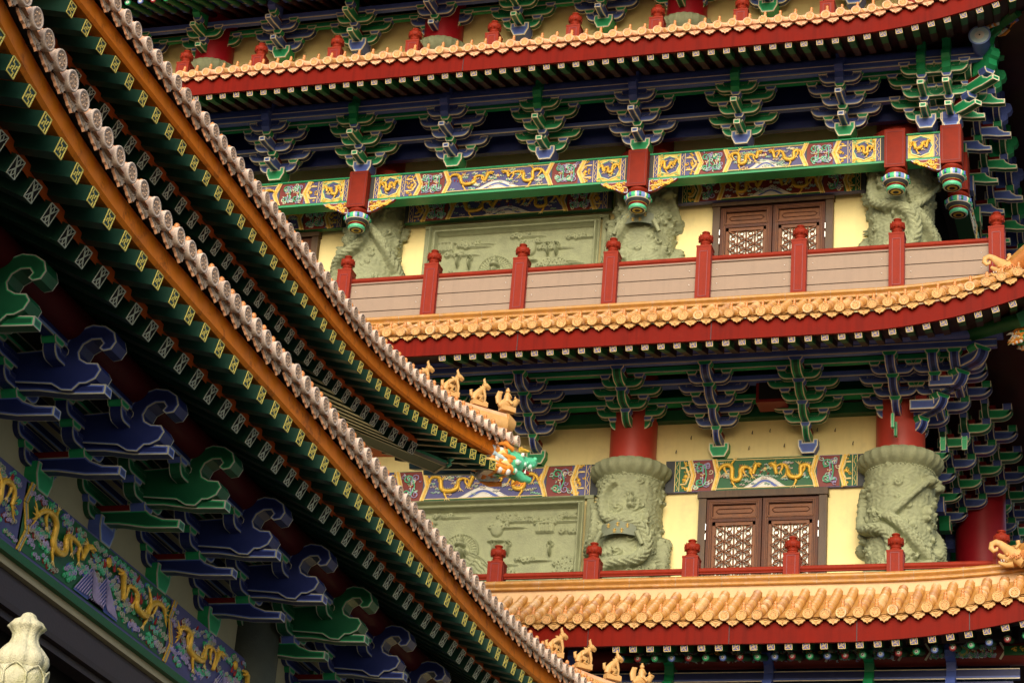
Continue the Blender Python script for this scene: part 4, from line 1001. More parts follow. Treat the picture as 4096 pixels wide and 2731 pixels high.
# doors ---------------------------------------------------------------
def door(x0, x1, z0, z1, y):
    m = MB(); fw = .13
    m.box(x0, x0+fw, y-.12, y, z0, z1-.09, 'wood_frame'); m.box(x1-fw, x1, y-.12, y, z0, z1-.09, 'wood_frame'); m.box(x0-.02, x1+.02, y-.15, y, z1-.09, z1+.03, 'wood_frame')
    m.box(x0+fw, x1-fw, y-.02, y+.02, z0, z1-.09, 'black')
    D = TH.add('door', m)
    xm = (x0+x1)/2; a = x0+fw
    for (p, q) in ((x0+fw+.01, xm-.008), (xm+.008, x1-fw-.01)):
        l = MB(); yy = y-.10; W = q-p; st = .10; zt_ = z1-.11
        for s0, s1, zz0, zz1, dd, mm in ((p, p+st, z0, zt_, 0, 'wood'), (q-st, q, z0, zt_, 0, 'wood'), (p+st, q-st, zt_-.09, zt_, 0, 'wood'), (p+st, q-st, zt_-.40, zt_-.31, 0, 'wood'), (p+st, q-st, zt_-.31, zt_-.09, .045, 'wood_light')):
            l.box(s0, s1, yy+dd, yy+.08, zz0, zz1, mm)
        for s in (.018, .045):                        # mouldings
            for (ax, az, bx, bz) in ((p+st-s, zt_-.09+s, q-st+s, zt_-.09+s), (p+st-s, zt_-.31-s*.6, q-st+s, zt_-.31-s*.6)): l.box(ax, bx, yy-.012, yy, az-.006, az+.006, 'wood_light')
            for xx in (p+st-s, q-st+s): l.box(xx-.005, xx+.005, yy-.012, yy, z0, zt_-.03, 'wood_light')
        c0, c1 = (p+st+.05, zt_-.24), (q-st-.05, zt_-.16)
        l.tube([(c0[0]+.04, yy+.04, c0[1]), (c1[0]-.04, yy+.04, c0[1]), (c1[0], yy+.04, (c0[1]+c1[1])/2), (c1[0]-.04, yy+.04, c1[1]), (c0[0]+.04, yy+.04, c1[1]), (c0[0], yy+.04, (c0[1]+c1[1])/2), (c0[0]+.04, yy+.04, c0[1])], .008, 'wood', 4)
        l.box(p+st, p+st+.05, yy+.02, yy+.06, z0, zt_-.40, 'wood_light'); l.box(q-st-.05, q-st, yy+.02, yy+.06, z0, zt_-.40, 'wood_light'); l.box(p+st, q-st, yy+.02, yy+.06, zt_-.46, zt_-.40, 'wood_light')
        L = link('door_leaf', l, D)
        # lattice
        g_ = MB(); u0_, u1_, v1 = p+st+.05, q-st-.05, zt_-.46; v0 = z0; w_ = u1_-u0_; n = 4; du = w_/n; dv = du*1.155; yb = yy+.035
        for i in range(n+1): g_.box(u0_+i*du-.014, u0_+i*du+.014, yb, yb+.02, v0, v1, 'wood_light')
        zc = v1
        k = 0
        while zc > v0-w_:
            for sgn in (1, -1):
                za, zb_ = (zc, zc-w_*.577) if sgn > 0 else (zc-w_*.577, zc)
                xa, xb = u0_, u1_
                # clip to the opening
                def cl(x_, z_, x2, z2):
                    if z_ > v1: t = (z_-v1)/(z_-z2); x_, z_ = x_+(x2-x_)*t, v1
                    if z_ < v0 and z2 > v0: t = (v0-z_)/(z2-z_); x_, z_ = x_+(x2-x_)*t, v0
                    return x_, z_
                if max(za, zb_) <= v0: continue
                A = cl(xa, za, xb, zb_); Bp = cl(xb, zb_, xa, za)
                seg(g_, A, Bp, .021, yb-.002, .02, 'wood_light')
            zc -= du*1.155
            k += 1
        for i in range(n+1):
            j = 0; zc = v1-(du*.577 if i % 2 else 0)
            while zc > v0: g_.ball((u0_+i*du, yb-.01, zc), .017, 'wood', 6, 4); zc -= du*1.155
        for i in range(n):
            zc = v1-du*.577*.5
            j = 0
            while zc > v0:
                g_.lathe([(du*.30, 0), (du*.30, .012), (du*.21, .012), (du*.21, 0)], 'wood_light', 10, Matrix.Translation((u0_+(i+.5)*du, yb+.02, zc-.0)) @ Matrix.Rotation(PI/2, 4, 'X'), cap=False); zc -= du*.577; j += 1
        link('lattice', g_, D)
        gl = MB(); gl.box(u0_, u1_, yy+.068, yy+.072, v0, v1, 'pane'); link('door_pane', gl, D)
    hh = MB()
    for xx in (x0+fw+.004, x1-fw-.004):
        for k in (.55, .72, 1.55): hh.tube([(xx, y-.125, z1-k), (xx, y-.125, z1-k-.11)], .012, 'metal', 6)
    link('hinge', hh, D)
door(-8.15, -6.00, 12.1, 14.50, 35.72); door(-8.10, -5.97, 17.3, 19.97, 35.62); door(-17.7, -15.55, 17.3, 19.95, 35.62)

# small steel hooks left in the yellow wall
for x, z in ((-7.30, 15.60), (-8.35, 15.55), (-8.6, 15.3), (-7.0, 15.62), (-6.75, 15.34), (-5.9, 15.58), (-5.6, 15.33), (-8.0, 15.58), (-7.35, 15.32), (-6.2, 15.6)):
    m = MB(); m.tube([(0, 0, 0), (0, -.05, -.02), (.012, -.055, .03)], .008, 'lintel', 5); TH.add('wall_hook', m, (x, 35.72, z))

# balustrades ---------------------------------------------------------
def finial_prof(m, z, s=1.0, big=1.0):
    m.lathe([(.105*s, 0), (.115*s, .01), (.115*s, .025), (.085*s, .04), (.075*s, .055), (.085*s, .06), (.09*s, .07), (.075*s, .08), (.085*s, .10), (.112*s, .13), (.122*s, .165), (.115*s, .205), (.085*s, .235),
             (.05*s, .25), (.045*s, .265), (.065*s, .275), (.07*s, .29), (.055*s, .30), (.001, .302)], 'post_red', 48, Matrix.Translation((0, 0, z)), mod=lambda q, i: 1+(.055*abs(math.sin(q*5)) if 7 <= i <= 12 else .02*math.cos(q*16) if 3 <= i <= 6 else 0), cap=False)
    for k in range(10):
        a = k*2*PI/10+.3
        m.tube([((.118*s)*math.cos(a+d), (.118*s)*math.sin(a+d), z+zz) for d, zz in ((-.22, .115), (-.25, .16), (0, .225), (.25, .16), (.22, .115))], .008, 'post_red', 4)
def post_mesh(hgt, w=.125):
    m = MB(); m.box(-w, w, -w, w, 0, hgt, 'post_red')
    i = w*.52
    for T in (Matrix(), TS):
        m.T = T
        m.box(-i, i, -w-.001, -w+.02, hgt*.16, hgt*.90, 'post_red')
        for a, b in (((-i, hgt*.16), (-i, hgt*.90)), ((-i, hgt*.90), (i, hgt*.90)), ((i, hgt*.90), (i, hgt*.16)), ((i, hgt*.16), (-i, hgt*.16))): seg(m, a, b, .012, -w-.0015, .006, 'dark_red')
    m.T = None
    m.box(-w*1.04, w*1.04, -w*1.04, w*1.04, hgt-.03, hgt-.001, 'post_red')
    f = MB(); finial_prof(f, hgt); return m, f
def balustrade(x0, n, pitch_, y, zb, hp_, railz, planks, capz, skip=-99, corner=True, side=0, lbl=None):
    m = MB(); xe = x0+(n-1)*pitch_
    # rail: rounded bar
    m.tube([(x0-pitch_, y, railz), (xe, y, railz)], [.046, .046], 'post_red', 12); m.box(x0-pitch_, xe, y-.022, y+.022, railz-.058, railz-.02, 'post_red')
    if side: m.tube([(xe, y, railz), (xe, y+side, railz)], .046, 'post_red', 12); m.box(xe-.022, xe+.022, y, y+side, railz-.058, railz-.02, 'post_red')
    root = TH.add('balustrade', m, label=lbl)
    pm, fm = post_mesh(hp_); pm, fm = pm.mesh('post'), fm.mesh('finial')
    pos = [(x0+i*pitch_, y) for i in range(n)] + [(xe, y+k*pitch_) for k in range(1, int(side/pitch_)+1)]
    both = MB()
    for x, yy in pos:
        link('post', pm, root, (x, yy, zb)); link('finial', fm, root, (x, yy, zb))
    for i in range(-1, n-1):
        a, b = x0+i*pitch_+.12, x0+(i+1)*pitch_-.12
        p = MB(); hgt = (capz-.03-planks[0])/planks[1]
        for k in range(planks[1]):
            z_ = planks[0]+hgt*k; p.box(a, b, y-.03, y+.0, z_+.008, z_+hgt-.008, 'plank')
            for xx in (a+.10, b-.13): p.ball((xx, y-.033, z_+hgt*.5), .010, 'metal', 6, 4)
        p.box(a, b, y-.01, y+.02, planks[0], capz-.03, 'gap'); p.box(a, b, y-.05, y+.04, capz-.03, capz, 'plank_cap')
        link('board_panel', p, root)
    return root
XB = -14.24
balustrade(XB-0, 8, 1.60, 33.93, 17.10, 1.13, 18.03, (17.15, 3), 17.965, side=8)
balustrade(XB, 8, 1.60, 33.93, 12.30, .43, 12.51, (12.2, 1), 12.41, side=8)
balustrade(-19.51, 12, 1.517, 33.93, 22.2, .66, 22.60, (22.25, 1), 22.52, side=8)

# corner dragon-head beam ends and hip ridge ornaments of the hall ---
def dragon_head(m, s, cols=('mint', 'orange', 'sky_pale')):
    """head looking along +x, about 0.6*s long, origin at the back of the neck"""
    A, B_, C_ = cols; rng = R_(6)
    m.tube([(-.05*s, 0, .0), (.12*s, 0, .0), (.26*s, 0, .03*s), (.36*s, 0, .04*s)], [.15*s, .16*s, .14*s, .11*s], A, 12)
    m.tube([(.30*s, 0, .07*s), (.44*s, 0, .06*s), (.52*s, 0, .09*s), (.56*s, 0, .12*s)], [.10*s, .08*s, .07*s, .03*s], A, 10)          # upper jaw
    m.tube([(.28*s, 0, -.07*s), (.40*s, 0, -.12*s), (.50*s, 0, -.12*s)], [.08*s, .06*s, .035*s], A, 10)                            # lower jaw
    m.tube([(.32*s, 0, -.03*s), (.48*s, 0, -.04*s)], [.04*s, .02*s], 'flame', 8)
    for sy in (-1, 1):
        m.ball((.34*s, sy*.10*s, .11*s), .026*s, 'white', 8, 5); m.ball((.352*s, sy*.118*s, .112*s), .013*s, 'black', 6, 4)
        m.ball((.52*s, sy*.05*s, .12*s), .03*s, A, 7, 4); m.tube([(.30*s, sy*.09*s, .17*s), (.42*s, sy*.08*s, .18*s)], [.03*s, .015*s], 'gold', 5)
        for k in range(2): m.tube([((.42+.06*k)*s, sy*.05*s, .01*s), ((.43+.06*k)*s, sy*.05*s, -.03*s)], [.012*s, .002], 'white', 5)
        for k in range(14): m.ball(((-.06+.20*(k % 5)/4)*s, sy*.14*s, (-.15+.11*(k//5))*s), .045*s, ('white', B_)[k % 2], 7, 4)
        for k in range(6): m.ball(((.30+.04*k)*s, sy*(.10-.012*k)*s, (.02+.03*(k % 2))*s), .03*s, ('mint_pale', A)[k % 2], 7, 4)
        m.tube([(.40*s, sy*.06*s, -.08*s), (.41*s, sy*.06*s, -.02*s)], [.015*s, .002], 'white', 5)
        for k in range(16):                           # mane locks
            z_ = (.16-.36*rng.random())*s; x_ = (.02+.22*rng.random())*s; l = (.16+.14*rng.random())*s
            m.tube([(x_, sy*.12*s, z_), (x_-l*.5, sy*(.17)*s, z_+.03*s*math.sin(k)), (x_-l, sy*.15*s, z_+.05*s*math.cos(k))], [.03*s, .028*s, .006*s], (B_, C_, B_, 'gold_light')[k % 4], 6)
        for k in range(9): m.ball(((.05+.24*rng.random())*s, sy*.135*s, (-.12+.22*rng.random())*s), .035*s, (A, 'mint_pale')[k % 2], 7, 4)
        m.tube([(.22*s, sy*.06*s, .14*s), (.10*s, sy*.1*s, .22*s), (-.04*s, sy*.1*s, .24*s)], [.03*s, .025*s, .008*s], B_, 6)
    for k in range(5): m.tube([((.44-.02*k)*s, 0, -.15*s), ((.40-.03*k)*s, (k-2)*.02*s, -.23*s)], [.02*s, .003], B_, 5)
def head_on(H, loc, rz, s, cols, name='dragon_head'):
    m = MB(); dragon_head(m, s, cols); return H.add(name, m, loc, rz)
m = MB(); m.tube([(-4.0, 34.8, 22.0), (-2.6, 33.4, 22.05)], .16, 'panel_green', 4); TH.add('corner_beam', m)
head_on(TH, (-3.0, 33.8, 22.10), -PI/4+.3, .9, ('blue', 'orange', 'white'))
m = MB(); m.tube([(-4.0, 34.8, 16.7), (-2.6, 33.4, 16.35)], .16, 'panel_green', 4); TH.add('corner_beam', m)
head_on(TH, (-2.70, 33.65, 16.12), -PI/4+.3, .7, ('green', 'orange', 'white'))
def chiwen(loc, s):
    """ridge-end beast: curled tail, open jaws biting the ridge"""
    m = MB()
    m.tube([(.35, 0, -.05), (.20, 0, .06), (.08, 0, .14), (-.03, 0, .24), (-.12, 0, .33), (-.20, 0, .37), (-.28, 0, .34), (-.30, 0, .26), (-.25, 0, .20), (-.19, 0, .22), (-.18, 0, .27)],
           [.16, .15, .12, .085, .065, .06, .06, .055, .045, .035, .02], 'tile_face', 10, flat=.6)
    m.tube([(.12, 0, .02), (0, 0, .03), (-.10, 0, .07), (-.16, 0, .12)], [.10, .08, .05, .035], 'tile_face', 8, flat=.8)
    m.tube([(.12, 0, -.09), (.0, 0, -.10), (-.12, 0, -.06), (-.16, 0, -.02)], [.07, .05, .035, .02], 'tile_face', 8, flat=.8)
    for sy in (-1, 1):
        m.ball((.02, sy*.08, .08), .035, 'tile_orange', 7, 5)
        for k in range(4): m.tube([(-.10+.05*k, sy*.04, .0), (-.10+.05*k, sy*.04, -.045)], [.012, .003], 'white', 4)
        for k in range(6): spiral(m, .1+.05*k, .02+.03*math.sin(k*2), .04, 1.1, k, sy, sy*.11, .012, 'tile_orange')
        m.tube([(.18, sy*.05, .2), (.26, sy*.05, .3)], [.03, .035], 'tile_face', 6)
    m.tube([(.20, 0, .12), (.22, 0, .26), (.21, 0, .36)], [.03, .035, .045], 'tile_face', 8)
    T = Matrix.Scale(s, 4); m.v = [tuple(T @ Vector(v)) for v in m.v]
    return m
def hip(p0, p1, r=.10):
    m = MB(); m.tube([p0, p1], r, 'tile', 10); m.tube([(p0[0], p0[1], p0[2]-.12), (p1[0], p1[1], p1[2]-.12)], r*1.25, 'tile_orange', 8); TH.add('hip_ridge', m)
hip((-2.95, 33.75, 17.35), (-1.9, 32.75, 17.75)); hip((-2.85, 33.75, 12.62), (-1.9, 32.75, 12.45))
tag(link('ridge_beast', chiwen((0, 0, 0), .78), None, (-2.98, 33.52, 17.25), -.15), 'curled-tail ridge dragon biting the middle eave ridge beside the red corner post', 'roof beast', 'dragon ornaments biting the ridges')
tag(link('ridge_beast', chiwen((0, 0, 0), .80), None, (-2.93, 33.55, 12.42), -.15), 'curled-tail ridge dragon biting the lower eave ridge at the right edge', 'roof beast', 'dragon ornaments biting the ridges')
tag(link('ridge_beast', chiwen((0, 0, 0), .7), None, (-4.75, 33.5, 22.08), -.15), 'small ridge dragon on the topmost tiled eave near the upper right', 'roof beast', 'dragon ornaments biting the ridges')

# ================================================================== LEFT HALL  (local x = world +Y, local -y = world +X)
LH = Hall('side_hall', 'shadowed hall in the left foreground, two sweeping tiled eaves over green rafters', 'temple', (22, 14, -1.6), PI/2)
LT = dict(tiles=['left_tile', 'left_tile', 'left_tile_b'], discs=['left_disc', 'left_disc', 'left_disc_b'], tile='left_tile', side='left_tile', disc='left_disc', emb='left_emboss', knob='tile_orange', drip='left_drip', fascia='orange_board')
def fl_low(x):
    v = 0.0; x = max(x, 10.5)
    if x < 15.2: v += .02*(15.2-x)**2
    if x > 25.0: v += .010*(x-25.0)**2
    return v
def li_low(x):
    v = 0.0; x = max(x, 10.5)
    if x < 15.5: v += .028*(15.5-x)**1.7
    if x > 24.0: v += .020*(x-24.0)**1.6
    return v
def fl_up(x): return .015*(x-24.5)**2 if x > 24.5 else 0.0
def li_up(x): return .0465*(x-23.5)**1.5 if x > 23.5 else 0.0
def fan(x0, x1): return lambda x: 0.0 if x < x0 else math.radians(38)*min(1, (x-x0)/(x1-x0))**1.3
def lopts(li, fl, xmin, fanf, two_y, two_z, ry, rz_, o2L=2.2):
    ye_ = 9.9 if o2L > 3 else 8
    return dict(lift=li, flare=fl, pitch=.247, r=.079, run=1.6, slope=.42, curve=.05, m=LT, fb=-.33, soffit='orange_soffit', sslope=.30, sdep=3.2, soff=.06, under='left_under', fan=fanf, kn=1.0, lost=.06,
                fprof=[(.10, -.10), (.075, -.30), (.10, -.335), (.20, -.33)],
                raf=dict(hw=.058, hh=.066, L=1.7, rs=.24, m1='rafter_green', m2='rafter_green', Ls=.8, base='rafter_green', line='yellow_line', p=.325, y=ry, z=rz_, xmin=xmin, off=.10, xmax2=27.6 if ye_ > 9 else 29.5,
                         two=dict(kind='square', hw=.066, hh=.074, L=o2L, rs=.50, m1='rafter_green', base='black', line='flower_line', y=two_y, z=two_z)))
eave(LH, 5.766, 31.0, 8.0, 8.71, lopts(li_low, fl_low, 11.5, fan(27, 31.5), .40, -.58, .06, -.46))  # near end of both left eaves run on out of view to block light
eave(LH, 8.148, 29.55, 9.9, 12.27, lopts(li_up, fl_up, 16.2, fan(24.2, 30), .48, -.62, .06, -.50, 5.5))
# round purlin carried in the bracket heads
m = MB(); m.tube([(8, 9.10, 8.20), (30.2, 9.10, 8.20)], .160, 'purlin_red', 24); LH.add('purlin', m)
XW = 9.90; ZB = 7.25
# wall, beams
m = MB(); m.box(7.6, 8.0, 8.9, 15, -1.6, 8.5, 'wall_cream'); m.box(9.4, 9.8, 10.6, 16, 8.6, 12.2, 'wall_cream'); LH.add('end_light_block', m)  # unseen boxes added to block light from the near end of the eaves
m = MB(); m.box(8, 29.5, XW+.12, XW+.4, 7.30, 9.3, 'wall_cream'); LH.add('wall', m)
m = MB(); m.box(8, 30, XW+.42, XW+4, -1.6, 9.6, 'black'); m.box(8, 29.0, XW+3.2, XW+3.5, 8.3, 16, 'black'); LH.add('inner_hall', m)  # black boxes stand in for the unlit interior and keep the sky out
def tieL(y, z, h, c):
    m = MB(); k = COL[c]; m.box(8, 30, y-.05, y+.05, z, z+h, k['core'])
    for q in (z, z+h-.012): m.box(8, 30, y-.054, y-.04, q, q+.012, 'line_grey')
    m.box(8, 30, y-.052, y-.04, z+.012, z+h*.3, k['light']); LH.add('tie_beam', m)
dL, hL = LEFT['d'], LEFT['h']
YB = XW+.12
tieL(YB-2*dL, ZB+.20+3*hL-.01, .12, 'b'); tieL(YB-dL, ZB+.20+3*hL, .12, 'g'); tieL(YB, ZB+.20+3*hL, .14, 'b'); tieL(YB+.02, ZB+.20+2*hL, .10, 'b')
m = MB(); m.box(8, 30, YB-2*dL-.1, YB+.3, ZB+.30+4*hL, ZB+.33+4*hL, 'black'); LH.add('bracket_ceiling', m)
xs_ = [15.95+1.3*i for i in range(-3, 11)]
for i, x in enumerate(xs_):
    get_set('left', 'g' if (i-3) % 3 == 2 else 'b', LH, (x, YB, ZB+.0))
# dark painted beam with gold dragons among clouds
m = MB(); rng = R_(21); y = XW; z0, z1 = 6.61, 7.27
m.box(8, 27.4, y, y+.3, z0, z1, 'panel_blue')
def jx(i): return 16.96+(i-1)*3.12
for i in range(-1, 4):
    a, b = jx(i), jx(i)+3.15
    base = 'panel_blue' if i % 2 == 0 else 'panel_green'
    plane_poly(m, [(a, z0+.03), (b, z0+.03), (b, z1-.02), (a, z1-.02)], y-.004, base)
    for k in range(150):
        cloud(m, rng.uniform(a+.12, b-.08), rng.uniform(z0+.07, z1-.06), rng.uniform(.05, .085), y-.006, rng.choice(('green', 'blue', 'panel_maroon', 'green', 'panel_blue')), rng.choice(('line_grey', 'mint', 'lilac')), rng)
    for k in range(10):
        px, pz = rng.uniform(a+.2, b-.2), rng.uniform(z0+.2, z1-.1)
        for q in range(3): m.tube([(px, y-.03, pz), (px+rng.uniform(-.05, .05), y-.035, pz+rng.uniform(.03, .1))], [.016, .003], 'flame', 4)
    cx = (a+b)/2
    for f, dx in ((1, 0), (-1, 1)):                   # stepped wave mountain
        for q in range(7):
            w_ = .30-.04*q; c_ = cx-.15+dx*.30
            m.tube([(c_-w_, y-.02-.004*q, z0+.06), (c_-.02, y-.02-.004*q, z0+.06+w_*1.0), (c_+w_, y-.02-.004*q, z0+.06)], .008, 'lilac', 4)
        plane_poly(m, [(cx-.15+dx*.3-.32, z0+.04), (cx-.15+dx*.3+.32, z0+.04), (cx-.15+dx*.3, z0+.36)], y-.016, 'blue')
    m.ball((cx+.1, y-.03, z0+.50), .05, 'gold', 8, 5, (1, .5, 1))
    for q in range(3):
        o = a+q*.028
        for p_, q_ in (((0, z0), (.10, z0+.22)), ((.10, z0+.22), (.0, z0+.45)), ((.0, z0+.45), (.08, z1))): seg(m, (o+p_[0], p_[1]+.01), (o+q_[0], q_[1]), .014, y-.006, .012, ('gold', 'line_grey', 'gold')[q])
B_ = LH.add('painted_beam', m)
for i in range(-1, 4):
    a, b = jx(i), jx(i)+3.15; cx = (a+b)/2
    for f in (1, -1):
        d = MB(); dragon(d, cx-f*.80, (z0+z1)/2+.02, 1.05, .52, f, y-.03, rng, .030); link('gold_dragon', d, B_)
m = MB(); m.box(8, 28, y-.02, y+.25, z0-.08, z0-.005, 'panel_green'); m.box(8, 28, y+.04, y+.25, z0-.15, z0-.082, 'cream_strip'); LH.add('beam_moulding', m)
m = MB(); m.box(8, 28, y+.10, y+.3, 6.20, 6.455, 'lintel'); m.box(8, 28, y+.06, y+.3, 6.14, 6.195, 'wood_dark'); m.box(8, 28, y+.12, y+.3, 6.07, 6.135, 'wood_dark'); LH.add('lintel', m)
for x in (13.35, 13.75, 16.75, 19.9):
    m = MB(); m.box(x, x+.16, y+.16, y+.36, 2.5, 6.2, 'wood_dark'); m.box(x-.04, x, y+.18, y+.34, 2.5, 6.2, 'lintel'); LH.add('door_frame', m)
m = MB()                                              # dim coffered ceiling glimpsed through the doorway
for k in range(4): m.box(14.3+.06*k, 15.6-.06*k, y+1.3+.05*k, y+1.5, 5.2+.22*k, 5.3+.22*k, ('panel_green', 'gold', 'panel_green', 'maroon')[k])
m.box(14.5, 15.4, y+1.2, y+1.3, 5.15, 5.20, 'gold'); LH.add('inner_canopy', m)
s = MB(); s.lathe([(.34, 2.5), (.34, 7.9)], 'stone_dark', 30, cap=False); LH.add('column', s, (22.35, y+.12, 0))
# terrace under the hall
m = MB(); m.box(-15, -7.6+1.4, 6, 31, -1.6, 2.2, 'terrace_paving'); T_ = structure('terrace', m)
# stacked corner beams ending in a painted dragon head under the upper corner
def cbeam(m, pts, wd, h):
    """pts: (a, z) along the diagonal; a measured outwards from the hall, beam cross-section wd x h"""
    pass
m = MB(); dg = Vector((1, 1, 0)).normalized(); pn = Vector((1, -1, 0)).normalized()      # world: out along +X+Y, near side towards +X-Y
def toL(v): return (v.y, -v.x, v.z)
O_ = Vector((-9.7, 29.4, 0))
def W3(a, s_, z): p = O_+dg*a+pn*s_; return toL(Vector((p.x, p.y, z)))
def stage(a0, a1, zb0, zb1, top, hw):
    c = [W3(a0, hw, zb0), W3(a1, hw, zb1), W3(a1, -hw, zb1), W3(a0, -hw, zb0)]; t = [W3(a0, hw, zb0+top), W3(a1, hw, zb1+top), W3(a1, -hw, zb1+top), W3(a0, -hw, zb0+top)]
    m.add(c+t, [(0, 1, 2, 3), (4, 5, 6, 7), (0, 1, 5, 4), (1, 2, 6, 5), (2, 3, 7, 6), (3, 0, 4, 7)], 'rafter_green')
    e = .003
    def strip(p, q, r_, s2, mm): m.add([p, q, r_, s2], [(0, 1, 2, 3)], mm)
    for (f0, f1, mm) in ((0, .10, 'line_grey'), (.10, .20, 'mint')):       # painted lines along the side face
        strip(W3(a0, hw+e, zb0+top*f0), W3(a1, hw+e, zb1+top*f0), W3(a1, hw+e, zb1+top*f1), W3(a0, hw+e, zb0+top*f1), mm)
    for sg in (1, -1): strip(W3(a0, sg*hw, zb0-e), W3(a1, sg*hw, zb1-e), W3(a1, sg*(hw-.03), zb1-e), W3(a0, sg*(hw-.03), zb0-e), 'line_grey')
    strip(W3(a1, hw, zb1-e), W3(a1-.04, hw, zb1-e), W3(a1-.04, -hw, zb1-e), W3(a1, -hw, zb1-e), 'line_grey')
stage(-4.0, -.87, 12.62, 12.22, .42, .17); stage(-1.6, -.12, 12.50, 12.44, .36, .16)
m.tube([W3(-.87, .18, 12.22), W3(-.82, .18, 12.26), W3(-.84, .18, 12.31), W3(-.79, .18, 12.35), W3(-.81, .18, 12.40), W3(-.75, .18, 12.45)], .03, 'mint', 6)
LH.add('corner_beam', m)
hm = MB(); dragon_head(hm, 1.30, ('mint', 'orange', 'sky_pale'))
hm.box(-.10, .02, -.19, .19, -.20, .20, 'white')
for k in range(5): hm.box(.02+.07*k, .08+.07*k, -.12, .12, -.20+.01*k, -.13+.01*k, ('orange', 'sky_pale', 'mint', 'orange', 'sky_pale')[k])
p = O_+dg*(-.10); LH.add('dragon_head', hm, toL(Vector((p.x, p.y, 12.58))), -PI/4+.0)
# hip ridges and their processions of glazed figures
def hip_left(P0, P1, drop=.0):
    m = MB(); a, b = Vector(P0), Vector(P1); A_, Bq = Vector(toL(a)), Vector(toL(b)); N = 8
    pts = [A_.lerp(Bq, i/N)+Vector((0, 0, -drop*math.sin(PI*i/N))) for i in range(N+1)]
    m.tube([tuple(q+Vector((0, 0, .0))) for q in pts], .10, 'left_tile', 10); m.tube([tuple(q+Vector((0, 0, -.10))) for q in pts], .15, 'tile_face', 10); m.tube([tuple(q+Vector((0, 0, -.22))) for q in pts], .13, 'left_tile', 10)
    m.tube([tuple(pts[-1]+Vector((0, 0, -.05))), tuple(pts[-1]+(pts[-1]-pts[-2]).normalized()*.15+Vector((0, 0, -.08)))], [.16, .10], 'tile_face', 10)
    LH.add('hip_ridge', m)
hip_left((-10.85, 28.25, 13.36), (-9.66, 29.44, 13.24), .05); hip_left((-9.1, 29.8, 9.82), (-7.7, 31.2, 9.58), .05)
# slim roof patch joining the hip to the eave
def beast(kind):
    m = MB(); M_ = 'tile_face'
    if kind == 'rider':
        m.tube([(-.13, 0, .02), (-.05, 0, .07), (.05, 0, .07), (.11, 0, .10), (.15, 0, .16)], [.03, .065, .065, .05, .04], M_, 10, flat=.7)
        m.tube([(-.12, 0, .05), (-.14, 0, .13), (-.12, 0, .21), (-.08, 0, .23)], [.05, .05, .04, .01], M_, 8, flat=.4)
        m.tube([(.13, 0, .16), (.19, 0, .17)], [.04, .015], M_, 8); m.tube([(.12, 0, .18), (.12, 0, .22)], [.02, .005], M_, 6)
        m.tube([(0, 0, .10), (0, 0, .18), (0, 0, .23), (0, 0, .24)], [.055, .05, .035, .02], M_, 10); m.ball((.0, 0, .265), .033, M_, 9, 6); m.ball((0, 0, .30), .018, M_, 7, 4)
        for sy in (-1, 1): m.tube([(0, sy*.04, .21), (.03, sy*.05, .16), (.05, 0, .17)], [.018, .018, .012], M_, 6); m.tube([(.0, sy*.04, .11), (.05, sy*.07, .06)], [.03, .02], M_, 6)
        m.box(-.10, .12, -.05, .05, -.04, .03, M_)
    elif kind == 'lion':                              # only the maned head shows over the tiles
        m.ball((0, 0, .06), .08, M_, 10, 7, (1.1, .8, 1)); m.tube([(.05, 0, .04), (.12, 0, .02)], [.05, .035], M_, 8); m.ball((.07, 0, .09), .03, M_, 7, 5)
        for k in range(9): a = k*.7; spiral(m, -.02+.06*math.cos(a), .07+.06*math.sin(a), .03, 1, a, 1, .05, .010, M_); spiral(m, -.02+.06*math.cos(a), .07+.06*math.sin(a), .03, 1, a, 1, -.05, .010, M_)
        m.tube([(-.02, 0, .0), (-.05, 0, -.12)], [.07, .09], M_, 8)
    else:
        lean = .03 if kind == 'tall' else 0
        m.tube([(-.10, 0, .02), (-.08, 0, .08), (-.02, 0, .16), (.03+lean, 0, .22), (.05+lean, 0, .26)], [.05, .065, .055, .042, .035], M_, 10, flat=.75)   # seated body, chest up
        m.tube([(.03+lean, 0, .27), (.08+lean, 0, .28), (.13+lean, 0, .26), (.145+lean, 0, .245)], [.035, .045, .030, .015], M_, 9)                         # head and muzzle
        m.tube([(.09+lean, 0, .245), (.13+lean, 0, .23)], [.02, .012], M_, 6)
        for sy in (-1, 1):
            m.tube([(.03+lean, sy*.035, .20), (.06+lean, sy*.035, .10), (.055+lean, sy*.035, .02), (.085+lean, sy*.035, .01)], [.026, .020, .017, .016], M_, 7)   # forelegs
            m.tube([(-.07, sy*.045, .08), (.0, sy*.055, .07), (-.03, sy*.05, .02), (.02, sy*.05, .01)], [.04, .038, .024, .016], M_, 7)                       # haunches
            m.tube([(.06+lean, sy*.02, .30), (.045+lean, sy*.025, .35)], [.018, .004], M_, 6)                                                       # ears
        m.tube([(.06+lean, 0, .31), (.04+lean, 0, .37), (.055+lean, 0, .40)], [.022, .018, .003], M_, 7)
        m.tube([(-.10, 0, .05), (-.15, 0, .09), (-.16, 0, .15), (-.13, 0, .17)], [.025, .028, .022, .006], M_, 7)
        for k in range(4): m.tube([(.02-.02*k, 0, .24-.045*k), (-.02-.02*k, 0, .25-.045*k)], [.02, .004], M_, 5)
        if kind == 'tall': 
            for sy in (-1, 1): m.tube([(-.0, sy*.05, .18), (-.06, sy*.06, .14), (-.09, sy*.05, .09)], [.03, .028, .006], M_, 6)
        m.box(-.13, .11, -.05, .05, -.06, .01, M_)
    return m.mesh('ridge_figure')
BM = {k: beast(k) for k in ('rider', 'lion', 'tall', 'sit')}
